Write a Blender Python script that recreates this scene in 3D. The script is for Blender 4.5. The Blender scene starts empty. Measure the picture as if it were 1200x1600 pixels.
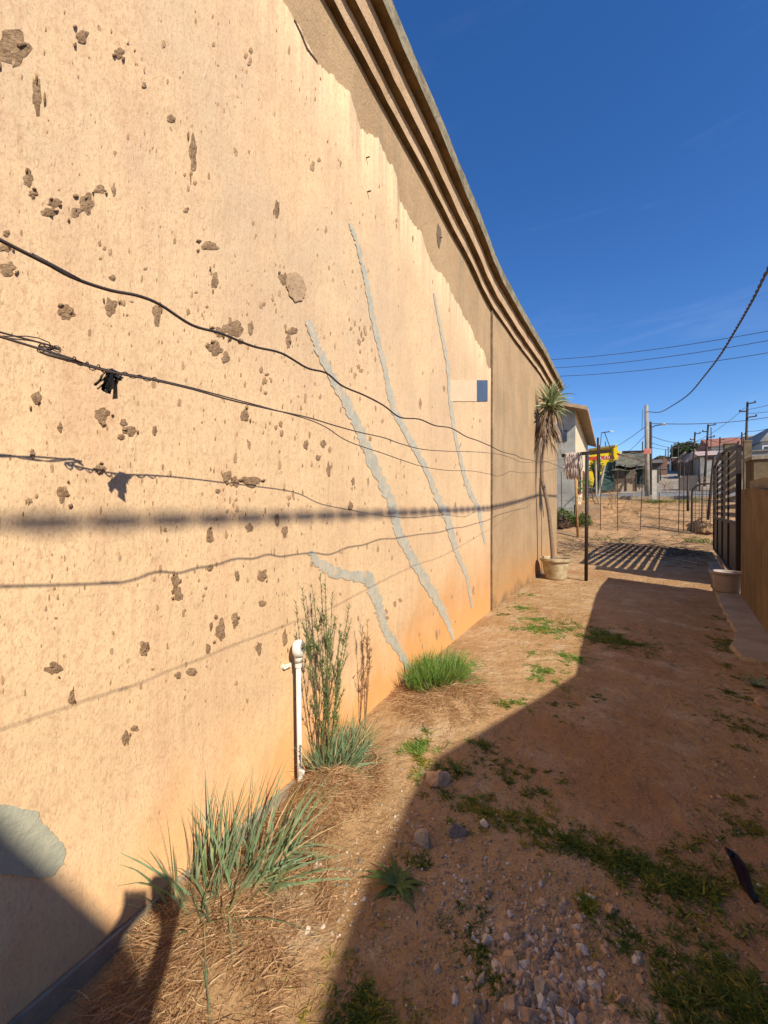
import bpy, bmesh, math, random
from math import sin, cos, pi, radians, sqrt, exp
from mathutils import Vector, Matrix, noise
random.seed(7)
scene = bpy.context.scene
COL = scene.collection
# ------------------------------------------------------------ camera
FPX, PITCH, ROLL, YAW, CD, H = 615.0, 0.3, 0.0, 30.0, 1.30, 1.25
th, pt = radians(YAW), radians(PITCH)
F = Vector((-sin(th)*cos(pt), cos(th)*cos(pt), -sin(pt)))
R = Vector((cos(th), sin(th), 0)); U = R.cross(F)
CP = Vector((CD, 0, H))
cd = bpy.data.cameras.new('camera'); cam = bpy.data.objects.new('camera', cd); COL.objects.link(cam)
cd.sensor_fit = 'VERTICAL'; cd.sensor_height = 24; cd.lens = 24*FPX/1600.0
cd.clip_start = 0.005; cd.clip_end = 3000
cam.matrix_world = Matrix(((R.x, U.x, -F.x, CP.x), (R.y, U.y, -F.y, CP.y), (R.z, U.z, -F.z, CP.z), (0, 0, 0, 1)))
scene.camera = cam
scene.render.resolution_x = 768; scene.render.resolution_y = 1024
# ------------------------------------------------------------ light
SD = Vector((-0.6647, 0.3929, -0.6355)).normalized()      # direction the light travels
SUN_EL = math.asin(-SD.z); SUN_AZ = math.atan2(-SD.x, -SD.y)  # azimuth clockwise from +Y
sd = bpy.data.lights.new('sun', 'SUN'); so = bpy.data.objects.new('sun', sd); COL.objects.link(so)
sd.energy = 4.4; sd.angle = radians(0.53); sd.color = (1.0, 0.92, 0.77)
so.rotation_euler = SD.to_track_quat('-Z', 'Y').to_euler()
w = bpy.data.worlds.new('World'); scene.world = w; w.use_nodes = True
nt = w.node_tree; N = nt.nodes; L = nt.links
for n in list(N): N.remove(n)
sky = N.new('ShaderNodeTexSky'); sky.sky_type = 'NISHITA'; sky.sun_disc = False
sky.sun_elevation = SUN_EL; sky.sun_rotation = SUN_AZ
sky.altitude = 1600; sky.air_density = 1.2; sky.dust_density = 0.15; sky.ozone_density = 3.5
tc = N.new('ShaderNodeTexCoord'); mp = N.new('ShaderNodeMapping'); mp.inputs['Scale'].default_value = (1.2, 1.2, 9.0)
mp.inputs['Rotation'].default_value = (0.10, 0.16, 0)
nz = N.new('ShaderNodeTexNoise'); nz.inputs['Scale'].default_value = 2.1; nz.inputs['Detail'].default_value = 5; nz.inputs['Roughness'].default_value = .62; nz.inputs['Distortion'].default_value = .5
rp = N.new('ShaderNodeValToRGB'); rp.color_ramp.elements[0].position = .57; rp.color_ramp.elements[1].position = .86
rp.color_ramp.elements[0].color = (0, 0, 0, 1); rp.color_ramp.elements[1].color = (.10, .10, .10, 1)
mx = N.new('ShaderNodeMixRGB'); mx.inputs['Color2'].default_value = (7.0, 7.6, 8.6, 1)
bg = N.new('ShaderNodeBackground'); bg.inputs['Strength'].default_value = 0.10
ow = N.new('ShaderNodeOutputWorld')
L.new(tc.outputs['Generated'], mp.inputs['Vector']); L.new(mp.outputs['Vector'], nz.inputs['Vector'])
L.new(nz.outputs['Fac'], rp.inputs['Fac'])
sz = N.new('ShaderNodeSeparateXYZ'); L.new(tc.outputs['Generated'], sz.inputs[0])
mr = N.new('ShaderNodeMapRange'); mr.inputs[1].default_value = .0; mr.inputs[2].default_value = .42; mr.inputs[3].default_value = 2.6; mr.inputs[4].default_value = .35
L.new(sz.outputs[2], mr.inputs[0]); ml_ = N.new('ShaderNodeMath'); ml_.operation = 'MULTIPLY'; L.new(rp.outputs['Color'], ml_.inputs[0]); L.new(mr.outputs[0], ml_.inputs[1]); L.new(ml_.outputs[0], mx.inputs['Fac'])
hs = N.new('ShaderNodeHueSaturation'); hs.inputs['Saturation'].default_value = 1.27; hs.inputs['Hue'].default_value = .510; hs.inputs['Value'].default_value = 1.19
L.new(sky.outputs['Color'], hs.inputs['Color'])
L.new(hs.outputs['Color'], mx.inputs['Color1']); L.new(mx.outputs['Color'], bg.inputs['Color']); L.new(bg.outputs['Background'], ow.inputs['Surface'])
scene.view_settings.view_transform = 'Standard'; scene.view_settings.look = 'None'
scene.view_settings.gamma = 1; scene.view_settings.use_curve_mapping = False
scene.view_settings.exposure = 0.5

# ------------------------------------------------------------ measuring helpers (photo pixel -> point on a real plane)
def ray(x, y): return F + R*((x-600)/FPX) - U*((y-800)/FPX)
def gp(x, y, Z=0.0):
    v = ray(x, y); return CP + v*((Z-CP.z)/v.z)
def wp(x, y, X=0.0):
    v = ray(x, y); return CP + v*((X-CP.x)/v.x)
def yp(x, y, Y):
    v = ray(x, y); return CP + v*((Y-CP.y)/v.y)
def dp(x, y, D): return CP + ray(x, y)*D
def smooth(a, b, t):
    t = max(0, min(1, (t-a)/(b-a))); return t*t*(3-2*t)
def n3(x, y, z=0): return noise.noise(Vector((x, y, z)))
MOUNDS = []
for px, py, h_, r_ in ((335, 1400, .10, .22), (508, 1200, .14, .15), (700, 1085, .07, .24), (600, 1180, .03, .2)):
    p = gp(px, py, h_*.8); MOUNDS.append((p.x, p.y, h_, r_))
def gz(x, y, fine=True):
    z = 0.0
    if y > 16: z += .2*(min(y, 25)-16)*smooth(14, 19, y)
    if y > 25: z += .11*(min(y, 100)-25)
    if y < 3: z -= .09*(1-smooth(1.3, 2.2, y))*(1-smooth(.15, .7, x))
    if y < 14 and fine:
        for mx_, my_, mh, mr in MOUNDS:
            d = (x-mx_)**2+(y-my_)**2
            if d < 9*mr*mr: z += mh*exp(-d/(mr*mr))
        a = smooth(.0, .25, x)
        z += (.016*n3(x*1.7, y*1.7)+.008*n3(x*6, y*6, 3)+.004*n3(x*19, y*19, 7))*a
        # trickle channel where the weeds grow
        z += .012*n3(x*.8, y*.8, 9)*a
    elif y >= 14: z += .06*n3(x*.5, y*.5)+.03*n3(x*2, y*2, 5)
    return z

# ------------------------------------------------------------ mesh + object helpers
class MB:
    def __init__(s): s.v = []; s.f = []; s.m = []
    def face(s, pts, mi=0):
        b = len(s.v); s.v += [tuple(p) for p in pts]; s.f.append(tuple(range(b, b+len(pts)))); s.m.append(mi)
    def box(s, c, d, rz=0, mi=0, rot=None):
        M = rot if rot is not None else Matrix.Rotation(rz, 3, 'Z')
        b = len(s.v)
        for k in range(8):
            q = Vector(((1 if k & 1 else -1)*d[0]/2, (1 if k & 2 else -1)*d[1]/2, (1 if k & 4 else -1)*d[2]/2))
            s.v.append(tuple(M @ q + Vector(c)))
        for q in ((0, 2, 3, 1), (4, 5, 7, 6), (0, 1, 5, 4), (2, 6, 7, 3), (0, 4, 6, 2), (1, 3, 7, 5)):
            s.f.append(tuple(b+i for i in q)); s.m.append(mi)
    def bar(s, a, b_, wd, dp_=None, mi=0):
        a = Vector(a); b_ = Vector(b_); d = b_-a
        s.box((a+b_)/2, (wd, dp_ or wd, d.length), rot=d.to_track_quat('Z', 'Y').to_matrix(), mi=mi)
    def tube(s, pts, r, n=8, mi=0, cap=True):
        pts = [Vector(p) for p in pts]; rs = r if isinstance(r, (list, tuple)) else [r]*len(pts)
        b = len(s.v); up = Vector((0.13, 0.21, 1)).normalized()
        for i, p in enumerate(pts):
            d = (pts[min(i+1, len(pts)-1)]-pts[max(i-1, 0)])
            if d.length < 1e-9: d = Vector((0, 0, 1))
            d.normalize(); a = d.cross(up)
            if a.length < .05: a = d.cross(Vector((1, 0, 0)))
            a.normalize(); c = d.cross(a)
            for k in range(n):
                t = 2*pi*k/n; s.v.append(tuple(p+(a*cos(t)+c*sin(t))*rs[i]))
        for i in range(len(pts)-1):
            for k in range(n):
                k2 = (k+1) % n
                s.f.append((b+i*n+k, b+i*n+k2, b+(i+1)*n+k2, b+(i+1)*n+k)); s.m.append(mi)
        if cap:
            s.f.append(tuple(b+k for k in range(n))[::-1]); s.m.append(mi)
            e = b+(len(pts)-1)*n; s.f.append(tuple(e+k for k in range(n))); s.m.append(mi)
    def lathe(s, prof, n=32, c=(0, 0, 0), mi=0, M=None, wob=0):
        b = len(s.v)
        for (r, z) in prof:
            for k in range(n):
                t = 2*pi*k/n; rr = r*(1+wob*n3(cos(t)*2, sin(t)*2, z*4))
                q = Vector((rr*cos(t), rr*sin(t), z))
                if M is not None: q = M @ q
                s.v.append(tuple(q+Vector(c)))
        for i in range(len(prof)-1):
            for k in range(n):
                k2 = (k+1) % n; s.f.append((b+i*n+k, b+i*n+k2, b+(i+1)*n+k2, b+(i+1)*n+k)); s.m.append(mi)
    def blade(s, p, d, ln, wd, bend=0.5, seg=4, mi=0, side=None, grav=None):
        """tapered, slightly folded curved leaf"""
        p = Vector(p); d = Vector(d).normalized()
        sd_ = side or d.cross(Vector((random.uniform(-1, 1), random.uniform(-1, 1), .3)))
        if sd_.length < .01: sd_ = Vector((1, 0, 0))
        sd_.normalize(); b = len(s.v); g = grav or Vector((0, 0, -1))
        for i in range(seg+1):
            t = i/seg; ww = wd*(1-t**1.7)*.5+wd*.03
            s.v.append(tuple(p-sd_*ww)); s.v.append(tuple(p+sd_*ww))
            d2 = (d+g*bend*(t+.3)/seg*1.6).normalized(); p = p+d2*ln/seg; d = d2
        for i in range(seg): s.f.append((b+2*i, b+2*i+1, b+2*i+3, b+2*i+2)); s.m.append(mi)
    def stone(s, c, r, sx=1, sy=1, sz=.7, seed=0, mi=0, sub=1):
        bm = bmesh.new(); bmesh.ops.create_icosphere(bm, subdivisions=sub, radius=1)
        rot = Matrix.Rotation(random.uniform(0, 6), 3, 'Z') @ Matrix.Rotation(random.uniform(-.4, .4), 3, 'X')
        b = len(s.v)
        for v in bm.verts:
            q = v.co.copy(); k = 1+.32*n3(q.x*1.3+seed, q.y*1.3, q.z*1.3)+.12*n3(q.x*4+seed, q.y*4, q.z*4)
            # flatten a few facets for a broken look
            for ax in (Vector((.6, .3, .74)), Vector((-.7, .5, .5)), Vector((.1, -.9, .42))):
                t = q.dot(ax.normalized())
                if t > .55: q -= ax.normalized()*(t-.55)*.9
            q = q*k; q = Vector((q.x*sx, q.y*sy, q.z*sz)); s.v.append(tuple(rot@q*r+Vector(c)))
        for f in bm.faces: s.f.append(tuple(b+v.index for v in f.verts)); s.m.append(mi)
        bm.free()
    def build(s, name, mats, parent=None, smooth_=False, **tags):
        me = bpy.data.meshes.new(name); me.from_pydata(s.v, [], s.f)
        mats = mats if isinstance(mats, (list, tuple)) else [mats]
        for m in mats: me.materials.append(m)
        if len(mats) > 1:
            me.polygons.foreach_set('material_index', s.m)
        if smooth_: me.polygons.foreach_set('use_smooth', [True]*len(me.polygons))
        me.update(); me.validate()
        o = bpy.data.objects.new(name, me); COL.objects.link(o)
        if parent: o.parent = parent; o.matrix_parent_inverse = Matrix.Translation(-parent.location) if parent.type == 'EMPTY' else Matrix.Identity(4)
        for k, v in tags.items(): o[{'cat': 'category'}.get(k, k)] = v
        return o
def thing(name, loc, label, cat, group=None):
    o = bpy.data.objects.new(name, None); COL.objects.link(o); o.location = loc
    o.empty_display_size = .1; o['label'] = label; o['category'] = cat
    if group: o['group'] = group
    return o
# ------------------------------------------------------------ material helper
def nodes(name):
    m = bpy.data.materials.new(name); m.use_nodes = True; t = m.node_tree
    return m, t, t.nodes, t.links, t.nodes['Principled BSDF']
def add_noise(t, scale, detail=5, rough=.55, vec=None, dist=0):
    n = t.nodes.new('ShaderNodeTexNoise'); n.inputs['Scale'].default_value = scale; n.inputs['Detail'].default_value = detail
    n.inputs['Roughness'].default_value = rough; n.inputs['Distortion'].default_value = dist
    if vec is not None: t.links.new(vec, n.inputs['Vector'])
    return n.outputs['Fac']
def mapr(t, val, a, b, c=0., d=1.):
    n = t.nodes.new('ShaderNodeMapRange'); n.inputs[1].default_value = a; n.inputs[2].default_value = b; n.inputs[3].default_value = c; n.inputs[4].default_value = d
    n.interpolation_type = 'SMOOTHSTEP'
    t.links.new(val, n.inputs[0]); return n.outputs[0]
def mixc(t, fac, a, b):
    n = t.nodes.new('ShaderNodeMixRGB')
    for i, q in ((1, a), (2, b)):
        if hasattr(q, 'links'): t.links.new(q, n.inputs[i])
        else: n.inputs[i].default_value = (*q, 1)
    if hasattr(fac, 'links'): t.links.new(fac, n.inputs[0])
    else: n.inputs[0].default_value = fac
    return n.outputs[0]
def mth(t, op, a, b=None):
    n = t.nodes.new('ShaderNodeMath'); n.operation = op
    for i, q in enumerate((a, b)):
        if q is None: continue
        if hasattr(q, 'links'): t.links.new(q, n.inputs[i])
        else: n.inputs[i].default_value = q
    return n.outputs[0]
def mapping(t, vec, scale=(1, 1, 1), rot=(0, 0, 0), loc=(0, 0, 0)):
    n = t.nodes.new('ShaderNodeMapping'); n.inputs['Scale'].default_value = scale; n.inputs['Rotation'].default_value = rot; n.inputs['Location'].default_value = loc
    t.links.new(vec, n.inputs['Vector']); return n.outputs[0]
def bump(t, hgt, dist, strength=1, prev=None):
    n = t.nodes.new('ShaderNodeBump'); n.inputs['Distance'].default_value = dist; n.inputs['Strength'].default_value = strength
    t.links.new(hgt, n.inputs['Height'])
    if prev is not None: t.links.new(prev, n.inputs['Normal'])
    return n.outputs[0]
def M_(name, col, col2=None, scale=8, rough=.85, bmp=.004, bscale=40, metal=0, stretch=None, spec=.3, sheen=0):
    m, t, N, L, B = nodes(name)
    g = N.new('ShaderNodeNewGeometry').outputs['Position']
    if stretch: g2 = mapping(t, g, stretch)
    else: g2 = g
    col2 = col2 or tuple(c*.7 for c in col)
    f = mapr(t, add_noise(t, scale, 6, .6, g2), .35, .65)
    c = mixc(t, f, col, col2)
    c = mixc(t, mapr(t, add_noise(t, scale*7, 3, .6, g2), .5, .75, 0, .5), c, tuple(q*.6 for q in col))
    L.new(c, B.inputs['Base Color']); B.inputs['Roughness'].default_value = rough; B.inputs['Metallic'].default_value = metal
    B.inputs['Specular IOR Level'].default_value = spec
    if bmp: L.new(bump(t, add_noise(t, bscale, 5, .6, g2), bmp), B.inputs['Normal'])
    return m
def leafmat(name, c1, c2, c3=None, scale=25, trans=.25):
    m, t, N, L, B = nodes(name)
    g = N.new('ShaderNodeNewGeometry').outputs['Position']
    c = mixc(t, mapr(t, add_noise(t, scale, 3, .6, g), .35, .65), c1, c2)
    if c3: c = mixc(t, mapr(t, add_noise(t, scale*.35, 2, .5, g), .5, .7), c, c3)
    L.new(c, B.inputs['Base Color']); B.inputs['Roughness'].default_value = .6; B.inputs['Specular IOR Level'].default_value = .3
    tr = N.new('ShaderNodeBsdfTranslucent'); L.new(c, tr.inputs['Color'])
    ms = N.new('ShaderNodeMixShader'); ms.inputs[0].default_value = trans
    out = [n for n in N if n.type == 'OUTPUT_MATERIAL'][0]
    L.new(B.outputs[0], ms.inputs[1]); L.new(tr.outputs[0], ms.inputs[2]); L.new(ms.outputs[0], out.inputs['Surface'])
    return m

# ---- plaster paint (peach)
def peach():
    m, t, N, L, B = nodes('peach_paint')
    g = N.new('ShaderNodeNewGeometry').outputs['Position']
    sx = N.new('ShaderNodeSeparateXYZ'); L.new(g, sx.inputs[0]); Y, Z = sx.outputs[1], sx.outputs[2]
    big = add_noise(t, 1.3, 4, .6, g); str_ = add_noise(t, 4, 5, .65, mapping(t, g, (1, 1.6, .22)))
    base = mixc(t, mapr(t, big, .35, .68), (.765, .53, .30), (.69, .47, .265))
    base = mixc(t, mapr(t, str_, .48, .72, 0, .55), base, (.60, .36, .215))
    # greyish washed patches, strengthened to paint in the light's falloff up high
    up = mth(t, 'MULTIPLY', mapr(t, Z, 1.2, 2.6), mapr(t, add_noise(t, 2.1, 4, .6, mapping(t, g, (1, 1, .6), loc=(4, 2, 1))), .35, .65, .12, .65))
    base = mixc(t, up, base, (.56, .41, .27))
    # rain streaks with narrow dark drips
    dr = mapr(t, add_noise(t, 9, 4, .7, mapping(t, g, (1, 2.4, .12), loc=(1, 7, 0))), .60, .74, 0, .35)
    base = mixc(t, dr, base, (.46, .27, .15))
    # red soil splashed up the wall foot; near end also paints in its shade
    hh = mth(t, 'ADD', Z, mth(t, 'MULTIPLY', mth(t, 'SUBTRACT', add_noise(t, 2.6, 5, .6, mapping(t, g, (1, 1, .5))), .5), 0.9))
    hgt = mapr(t, Y, .2, 4.6, .24, .70)
    rat = mth(t, 'DIVIDE', hh, hgt)
    fac = mapr(t, rat, .10, 1.45, .92, 0)
    fac = mth(t, 'MULTIPLY', fac, mapr(t, Y, .6, 1.8, .55, 1))
    base = mixc(t, fac, base, (.62, .275, .08))
    vs = mapr(t, add_noise(t, 22, 5, .7, mapping(t, g, (1, 2.2, .16), loc=(2, 5, 3))), .50, .72, 0, .40)
    base = mixc(t, vs, base, (.52, .31, .18))
    f2 = add_noise(t, 150, 3, .6, mapping(t, g, (1, 1.2, .5), rot=(.2, 0, 0)))
    base = mixc(t, mapr(t, f2, .54, .66, 0, .5), base, (.42, .25, .13))
    fine = add_noise(t, 60, 4, .7, mapping(t, g, (1, 1, .6), rot=(.5, 0, 0)))
    base = mixc(t, mapr(t, fine, .50, .66, 0, .5), base, (.52, .31, .17))
    vo = N.new('ShaderNodeTexVoronoi'); vo.inputs['Scale'].default_value = 20; L.new(mapping(t, g, (1, 1, .55), rot=(.3, 0, 0)), vo.inputs['Vector'])
    sp = mth(t, 'MULTIPLY', mapr(t, vo.outputs['Distance'], .05, .14, 1, 0), mapr(t, add_noise(t, 5, 2, .5, g), .54, .60))
    base = mixc(t, mth(t, 'MULTIPLY', sp, .6), base, (.30, .17, .08))
    L.new(base, B.inputs['Base Color']); B.inputs['Roughness'].default_value = .85; B.inputs['Specular IOR Level'].default_value = .15
    # trowelled stipple
    v1 = mapping(t, g, (1, 1.0, .6), rot=(.35, 0, 0))
    n1 = mapr(t, add_noise(t, 120, 5, .65, v1, .1), .40, .68)
    b1 = bump(t, n1, .0010, .5)
    b2 = bump(t, add_noise(t, 26, 6, .62, v1), .0018, .8, b1)
    dent = mapr(t, add_noise(t, 30, 3, .5, mapping(t, g, (1, 1.7, .5), rot=(-.6, 0, 0))), .62, .72)
    b2 = bump(t, dent, .0016, .6, b2)
    b3 = bump(t, add_noise(t, 4, 4, .5, g), .018, .6, b2)
    b4 = bump(t, mth(t, 'MULTIPLY', sp, -1), .003, .6, b3)
    L.new(b4, B.inputs['Normal'])
    return m
def plaster(name, c1, c2, c3, zstain=True, bm=.004, st=(1, 1.8, .2)):
    m, t, N, L, B = nodes(name)
    g = N.new('ShaderNodeNewGeometry').outputs['Position']
    sx = N.new('ShaderNodeSeparateXYZ'); L.new(g, sx.inputs[0]); Z = sx.outputs[2]
    c = mixc(t, mapr(t, add_noise(t, 1.6, 6, .65, g), .36, .66), c1, c2)
    c = mixc(t, mapr(t, add_noise(t, 3.2, 5, .65, mapping(t, g, st)), .5, .74, 0, .75), c, c3)
    c = mixc(t, mapr(t, add_noise(t, 34, 4, .65, g), .5, .72, 0, .45), c, tuple(q*.62 for q in c2))
    if zstain:
        hh = mth(t, 'ADD', Z, mth(t, 'MULTIPLY', mth(t, 'SUBTRACT', add_noise(t, 3, 5, .6, g), .5), .8))
        c = mixc(t, mapr(t, hh, .05, .75, .75, 0), c, (.50, .26, .095))
        c = mixc(t, mapr(t, hh, -.05, .18, .7, 0), c, (.16, .125, .085))
    L.new(c, B.inputs['Base Color']); B.inputs['Roughness'].default_value = .9; B.inputs['Specular IOR Level'].default_value = .12
    L.new(bump(t, add_noise(t, 22, 6, .65, g), .01, .8, bump(t, add_noise(t, 90, 4, .6, g), bm)), B.inputs['Normal'])
    return m
PEACH = peach()
BROWNPL = plaster('brown_plaster', (.47, .315, .175), (.39, .255, .14), (.29, .225, .14), True)
CORN = plaster('cornice_plaster', (.56, .38, .23), (.46, .30, .17), (.30, .21, .11), False)
FASCIA = M_('weathered_concrete', (.30, .25, .16), (.16, .13, .08), 9, .95, .012, 30)
def filler():
    m, t, N, L, B = nodes('crack_filler')
    g = N.new('ShaderNodeNewGeometry').outputs['Position']
    c = mixc(t, mapr(t, add_noise(t, 14, 6, .65, g), .35, .65), (.50, .455, .35), (.41, .385, .31))
    c = mixc(t, mapr(t, add_noise(t, 26, 5, .7, mapping(t, g, (1, 1, .6), loc=(3, 3, 3))), .53, .62, 0, .75), c, (.66, .46, .28))
    c = mixc(t, mapr(t, add_noise(t, 75, 4, .6, g), .56, .70, 0, .5), c, (.26, .22, .17))
    L.new(c, B.inputs['Base Color']); B.inputs['Roughness'].default_value = .92; B.inputs['Specular IOR Level'].default_value = .1
    L.new(bump(t, add_noise(t, 34, 6, .65, mapping(t, g, (1, 2, .5))), .006, 1), B.inputs['Normal'])
    return m
FILLER = filler()
MUD = M_('dry_mud', (.37, .235, .13), (.25, .15, .08), 45, .95, .008, 110)
CONC = M_('concrete', (.36, .295, .21), (.26, .205, .14), 5, .95, .006, 45)
EARTHCONC = M_('dusty_concrete', (.42, .33, .23), (.33, .25, .165), 4, .95, .008, 30)
STEEL = M_('dark_steel', (.040, .030, .025), (.065, .042, .03), 20, .6, .001, 90, .4)
RUST = M_('rusty_steel', (.12, .065, .04), (.055, .038, .03), 30, .8, .001, 90, .2)
WIRE = M_('wire', (.05, .042, .04), (.09, .06, .05), 40, .5, 0, metal=.3)
THINW = M_('thin_wire', (.11, .095, .085), (.14, .09, .07), 40, .5, 0, metal=.5)
BLACKP = M_('black_plastic', (.010, .010, .011), (.02, .02, .022), 30, .28, .004, 60, spec=.6)
WHITEPVC = M_('white_pvc', (.80, .78, .70), (.74, .70, .60), 20, .45, 0, spec=.4)
GREENBL = leafmat('chive_leaf', (.17, .255, .11), (.23, .32, .19), (.33, .36, .15), 18)
GREENBR = leafmat('grass_bright', (.11, .22, .035), (.19, .30, .05), (.26, .31, .07), 14)
GREENDK = leafmat('weed_dark', (.08, .13, .018), (.13, .18, .028), (.20, .18, .035), 9)
GREENYE = leafmat('weed_yellow', (.26, .24, .03), (.34, .28, .045), None, 9)
STRAW = leafmat('straw', (.43, .235, .11), (.56, .35, .18), (.29, .14, .06), 30, .12)
STRAWD = leafmat('straw_dark', (.27, .13, .055), (.36, .20, .09), None, 30, .1)
STRAWP = leafmat('straw_pale', (.62, .44, .25), (.50, .32, .15), None, 30, .12)
WEEDST = leafmat('weed_stem', (.13, .13, .05), (.17, .17, .07), (.22, .13, .07), 22, .1)
WEEDDRY = leafmat('weed_dry', (.30, .16, .08), (.22, .13, .06), None, 22, .1)
WEEDGR = leafmat('weed_leaf', (.17, .22, .08), (.14, .18, .06), None, 22, .2)

# ------------------------------------------------------------ ground
def earth():
    m, t, N, L, B = nodes('red_earth')
    g = N.new('ShaderNodeNewGeometry').outputs['Position']
    sx = N.new('ShaderNodeSeparateXYZ'); L.new(g, sx.inputs[0]); X, Y = sx.outputs[0], sx.outputs[1]
    c = mixc(t, mapr(t, add_noise(t, 1.1, 6, .62, g), .36, .66), (.49, .31, .155), (.40, .235, .105))
    c = mixc(t, mapr(t, add_noise(t, 3.4, 6, .65, mapping(t, g, (1, 1, 1), loc=(3, 1, 0))), .48, .70, 0, .8), c, (.60, .44, .27))
    c = mixc(t, mapr(t, add_noise(t, .45, 5, .6, mapping(t, g, (1, 1, 1), loc=(9, 4, 0))), .50, .68, 0, .7), c, (.38, .19, .08))
    c = mixc(t, mapr(t, add_noise(t, 12, 5, .7, g), .52, .74, 0, .55), c, (.27, .16, .08))
    vo = N.new('ShaderNodeTexVoronoi'); vo.inputs['Scale'].default_value = 70; L.new(g, vo.inputs['Vector'])
    grit = mth(t, 'MULTIPLY', mapr(t, vo.outputs['Distance'], .12, .3, 1, 0), mapr(t, add_noise(t, 7, 3, .6, g), .46, .62))
    gc = mixc(t, vo.outputs['Color'], (.20, .14, .09), (.60, .48, .34))
    c = mixc(t, mth(t, 'MULTIPLY', grit, .75), c, gc)
    # lighter orange bank beyond the yard
    c = mixc(t, mapr(t, Y, 12, 16, 0, .8), c, mixc(t, mapr(t, add_noise(t, 1.6, 7, .72, g), .40, .60), (.52, .30, .15), (.27, .17, .085)))
    L.new(c, B.inputs['Base Color']); B.inputs['Roughness'].default_value = .95; B.inputs['Specular IOR Level'].default_value = .1
    b = bump(t, add_noise(t, 110, 4, .7, g), .003, 1)
    b = bump(t, grit, .004, 1, b)
    b = bump(t, add_noise(t, 14, 7, .7, g), .035, 1, b)
    b = bump(t, add_noise(t, 3.5, 5, .6, g), .05, .7, b)
    L.new(b, B.inputs['Normal'])
    return m
EARTH = earth()
def axis(segs):
    o = []
    for a, b, st in segs:
        n = max(1, int(round((b-a)/st))); o += [a+(b-a)*i/n for i in range(n)]
    o.append(segs[-1][1]); return o
xs = axis([(-600, -60, 90), (-60, -8, 6), (-8, -.3, .7), (-.3, 3.0, .035), (3.0, 6, .2), (6, 20, 1), (20, 80, 6), (80, 700, 100)])
ys = axis([(-60, -3, 6), (-3, .2, .2), (.2, 5, .035), (5, 10, .07), (10, 19, .25), (19, 34, .6), (34, 110, 3), (110, 1500, 150)])
mb = MB()
for y in ys:
    for x in xs: mb.v.append((x, y, gz(x, y)))
nx = len(xs)
for j in range(len(ys)-1):
    for i in range(nx-1): mb.f.append((j*nx+i, j*nx+i+1, (j+1)*nx+i+1, (j+1)*nx+i)); mb.m.append(0)
mb.build('ground', EARTH, smooth_=True, kind='structure')

ASPH = M_('pale_asphalt', (.21, .205, .20), (.16, .155, .15), 1.2, .95, .01, 20)
GRAVELRD = M_('gravel_road', (.33, .285, .225), (.26, .20, .14), .8, .95, .02, 10)
def ribbon(name, mat, fn, n, off, **tg):
    mb = MB()
    for i in range(n+1):
        for p in fn(i/n): mb.v.append((p[0], p[1], gz(p[0], p[1])+off))
    k = len(fn(0))
    for i in range(n):
        for j in range(k-1): mb.f.append((i*k+j, i*k+j+1, (i+1)*k+j+1, (i+1)*k+j)); mb.m.append(0)
    return mb.build(name, mat, smooth_=True, **tg)
ribbon('road', ASPH, lambda t: [(-40+100*t, 25.6+.9*k-.012*(-40+100*t), 0) for k in range(5)], 120, .05, kind='structure')
ribbon('side_road', GRAVELRD, lambda t: [(1.6+2.2*k+(9.5+.6*k)*t, 29.4+72*t, 0) for k in range(6)], 90, .045, kind='structure')
# kerb
mb = MB()
for i in range(60):
    x = -25+i*1.0; y = 25.45-.012*x
    mb.box((x+.5, y, gz(x, y)+.06), (.97, .14, .2), mi=0)
mb.build('kerb', CONC, kind='structure')
# concrete strip along the right hand wall
edge = [gp(*p) for p in ((1105, 880), (1112, 905), (1122, 940), (1130, 956), (1140, 975), (1149, 990), (1143, 1015), (1160, 1032), (1200, 1042), (1260, 1060))]
mb = MB()
ring = [(p.x, p.y) for p in edge]
ring = ring[:-1]+[(2.42, 3.62)]
rr = []
for i in range(len(ring)-1):
    a, b = ring[i], ring[i+1]
    for k in range(6):
        t = k/6; x = a[0]+(b[0]-a[0])*t; y = a[1]+(b[1]-a[1])*t
        rr.append((x+.035*n3(x*9, y*9, 2), y+.03*n3(x*9, y*9, 5)))
rr.append(ring[-1])
def wallx(y): return 2.63+.123*(y-5.19)
right = [(wallx(p[1])-.003, p[1]) for p in rr]
b = 0
for (x, y), (x2, y2) in zip(rr, right):
    for q in ((x-.01, y, gz(x, y)-.03), (x+.01, y, .035+.006*n3(x*8, y*8)), ((x+x2)/2, (y+y2)/2, .042+.006*n3(x*5, y*3)), (x2, y2, .045), (x2, y2, -.1)):
        mb.v.append(q)
for i in range(len(rr)-1):
    for j in range(4): mb.f.append((i*5+j, i*5+j+1, i*5+j+6, i*5+j+5)); mb.m.append(0)
mb.build('path', EARTHCONC, kind='structure')

# ------------------------------------------------------------ the plastered building
bld = thing('plastered_building', (0, 4, 0), 'tall peach painted building wall with stepped cornice running down the left side', 'building')
YE = 10.35; YJ = 4.89
def wx(y): return 0 if y <= YJ else (.10*(y-YJ)/3.1 if y < 8 else .10+.06*(y-8)/3)
def dzc(y):
    k = [(-6, .03), (1.6, .03), (2.67, 0), (3.7, -.05), (4.7, -.14), (5.6, -.13), (8.2, -.05), (11, .0)]
    for (a, u), (b_, v) in zip(k, k[1:]):
        if a <= y <= b_: return u+(v-u)*smooth(a, b_, y)
    return 0
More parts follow.
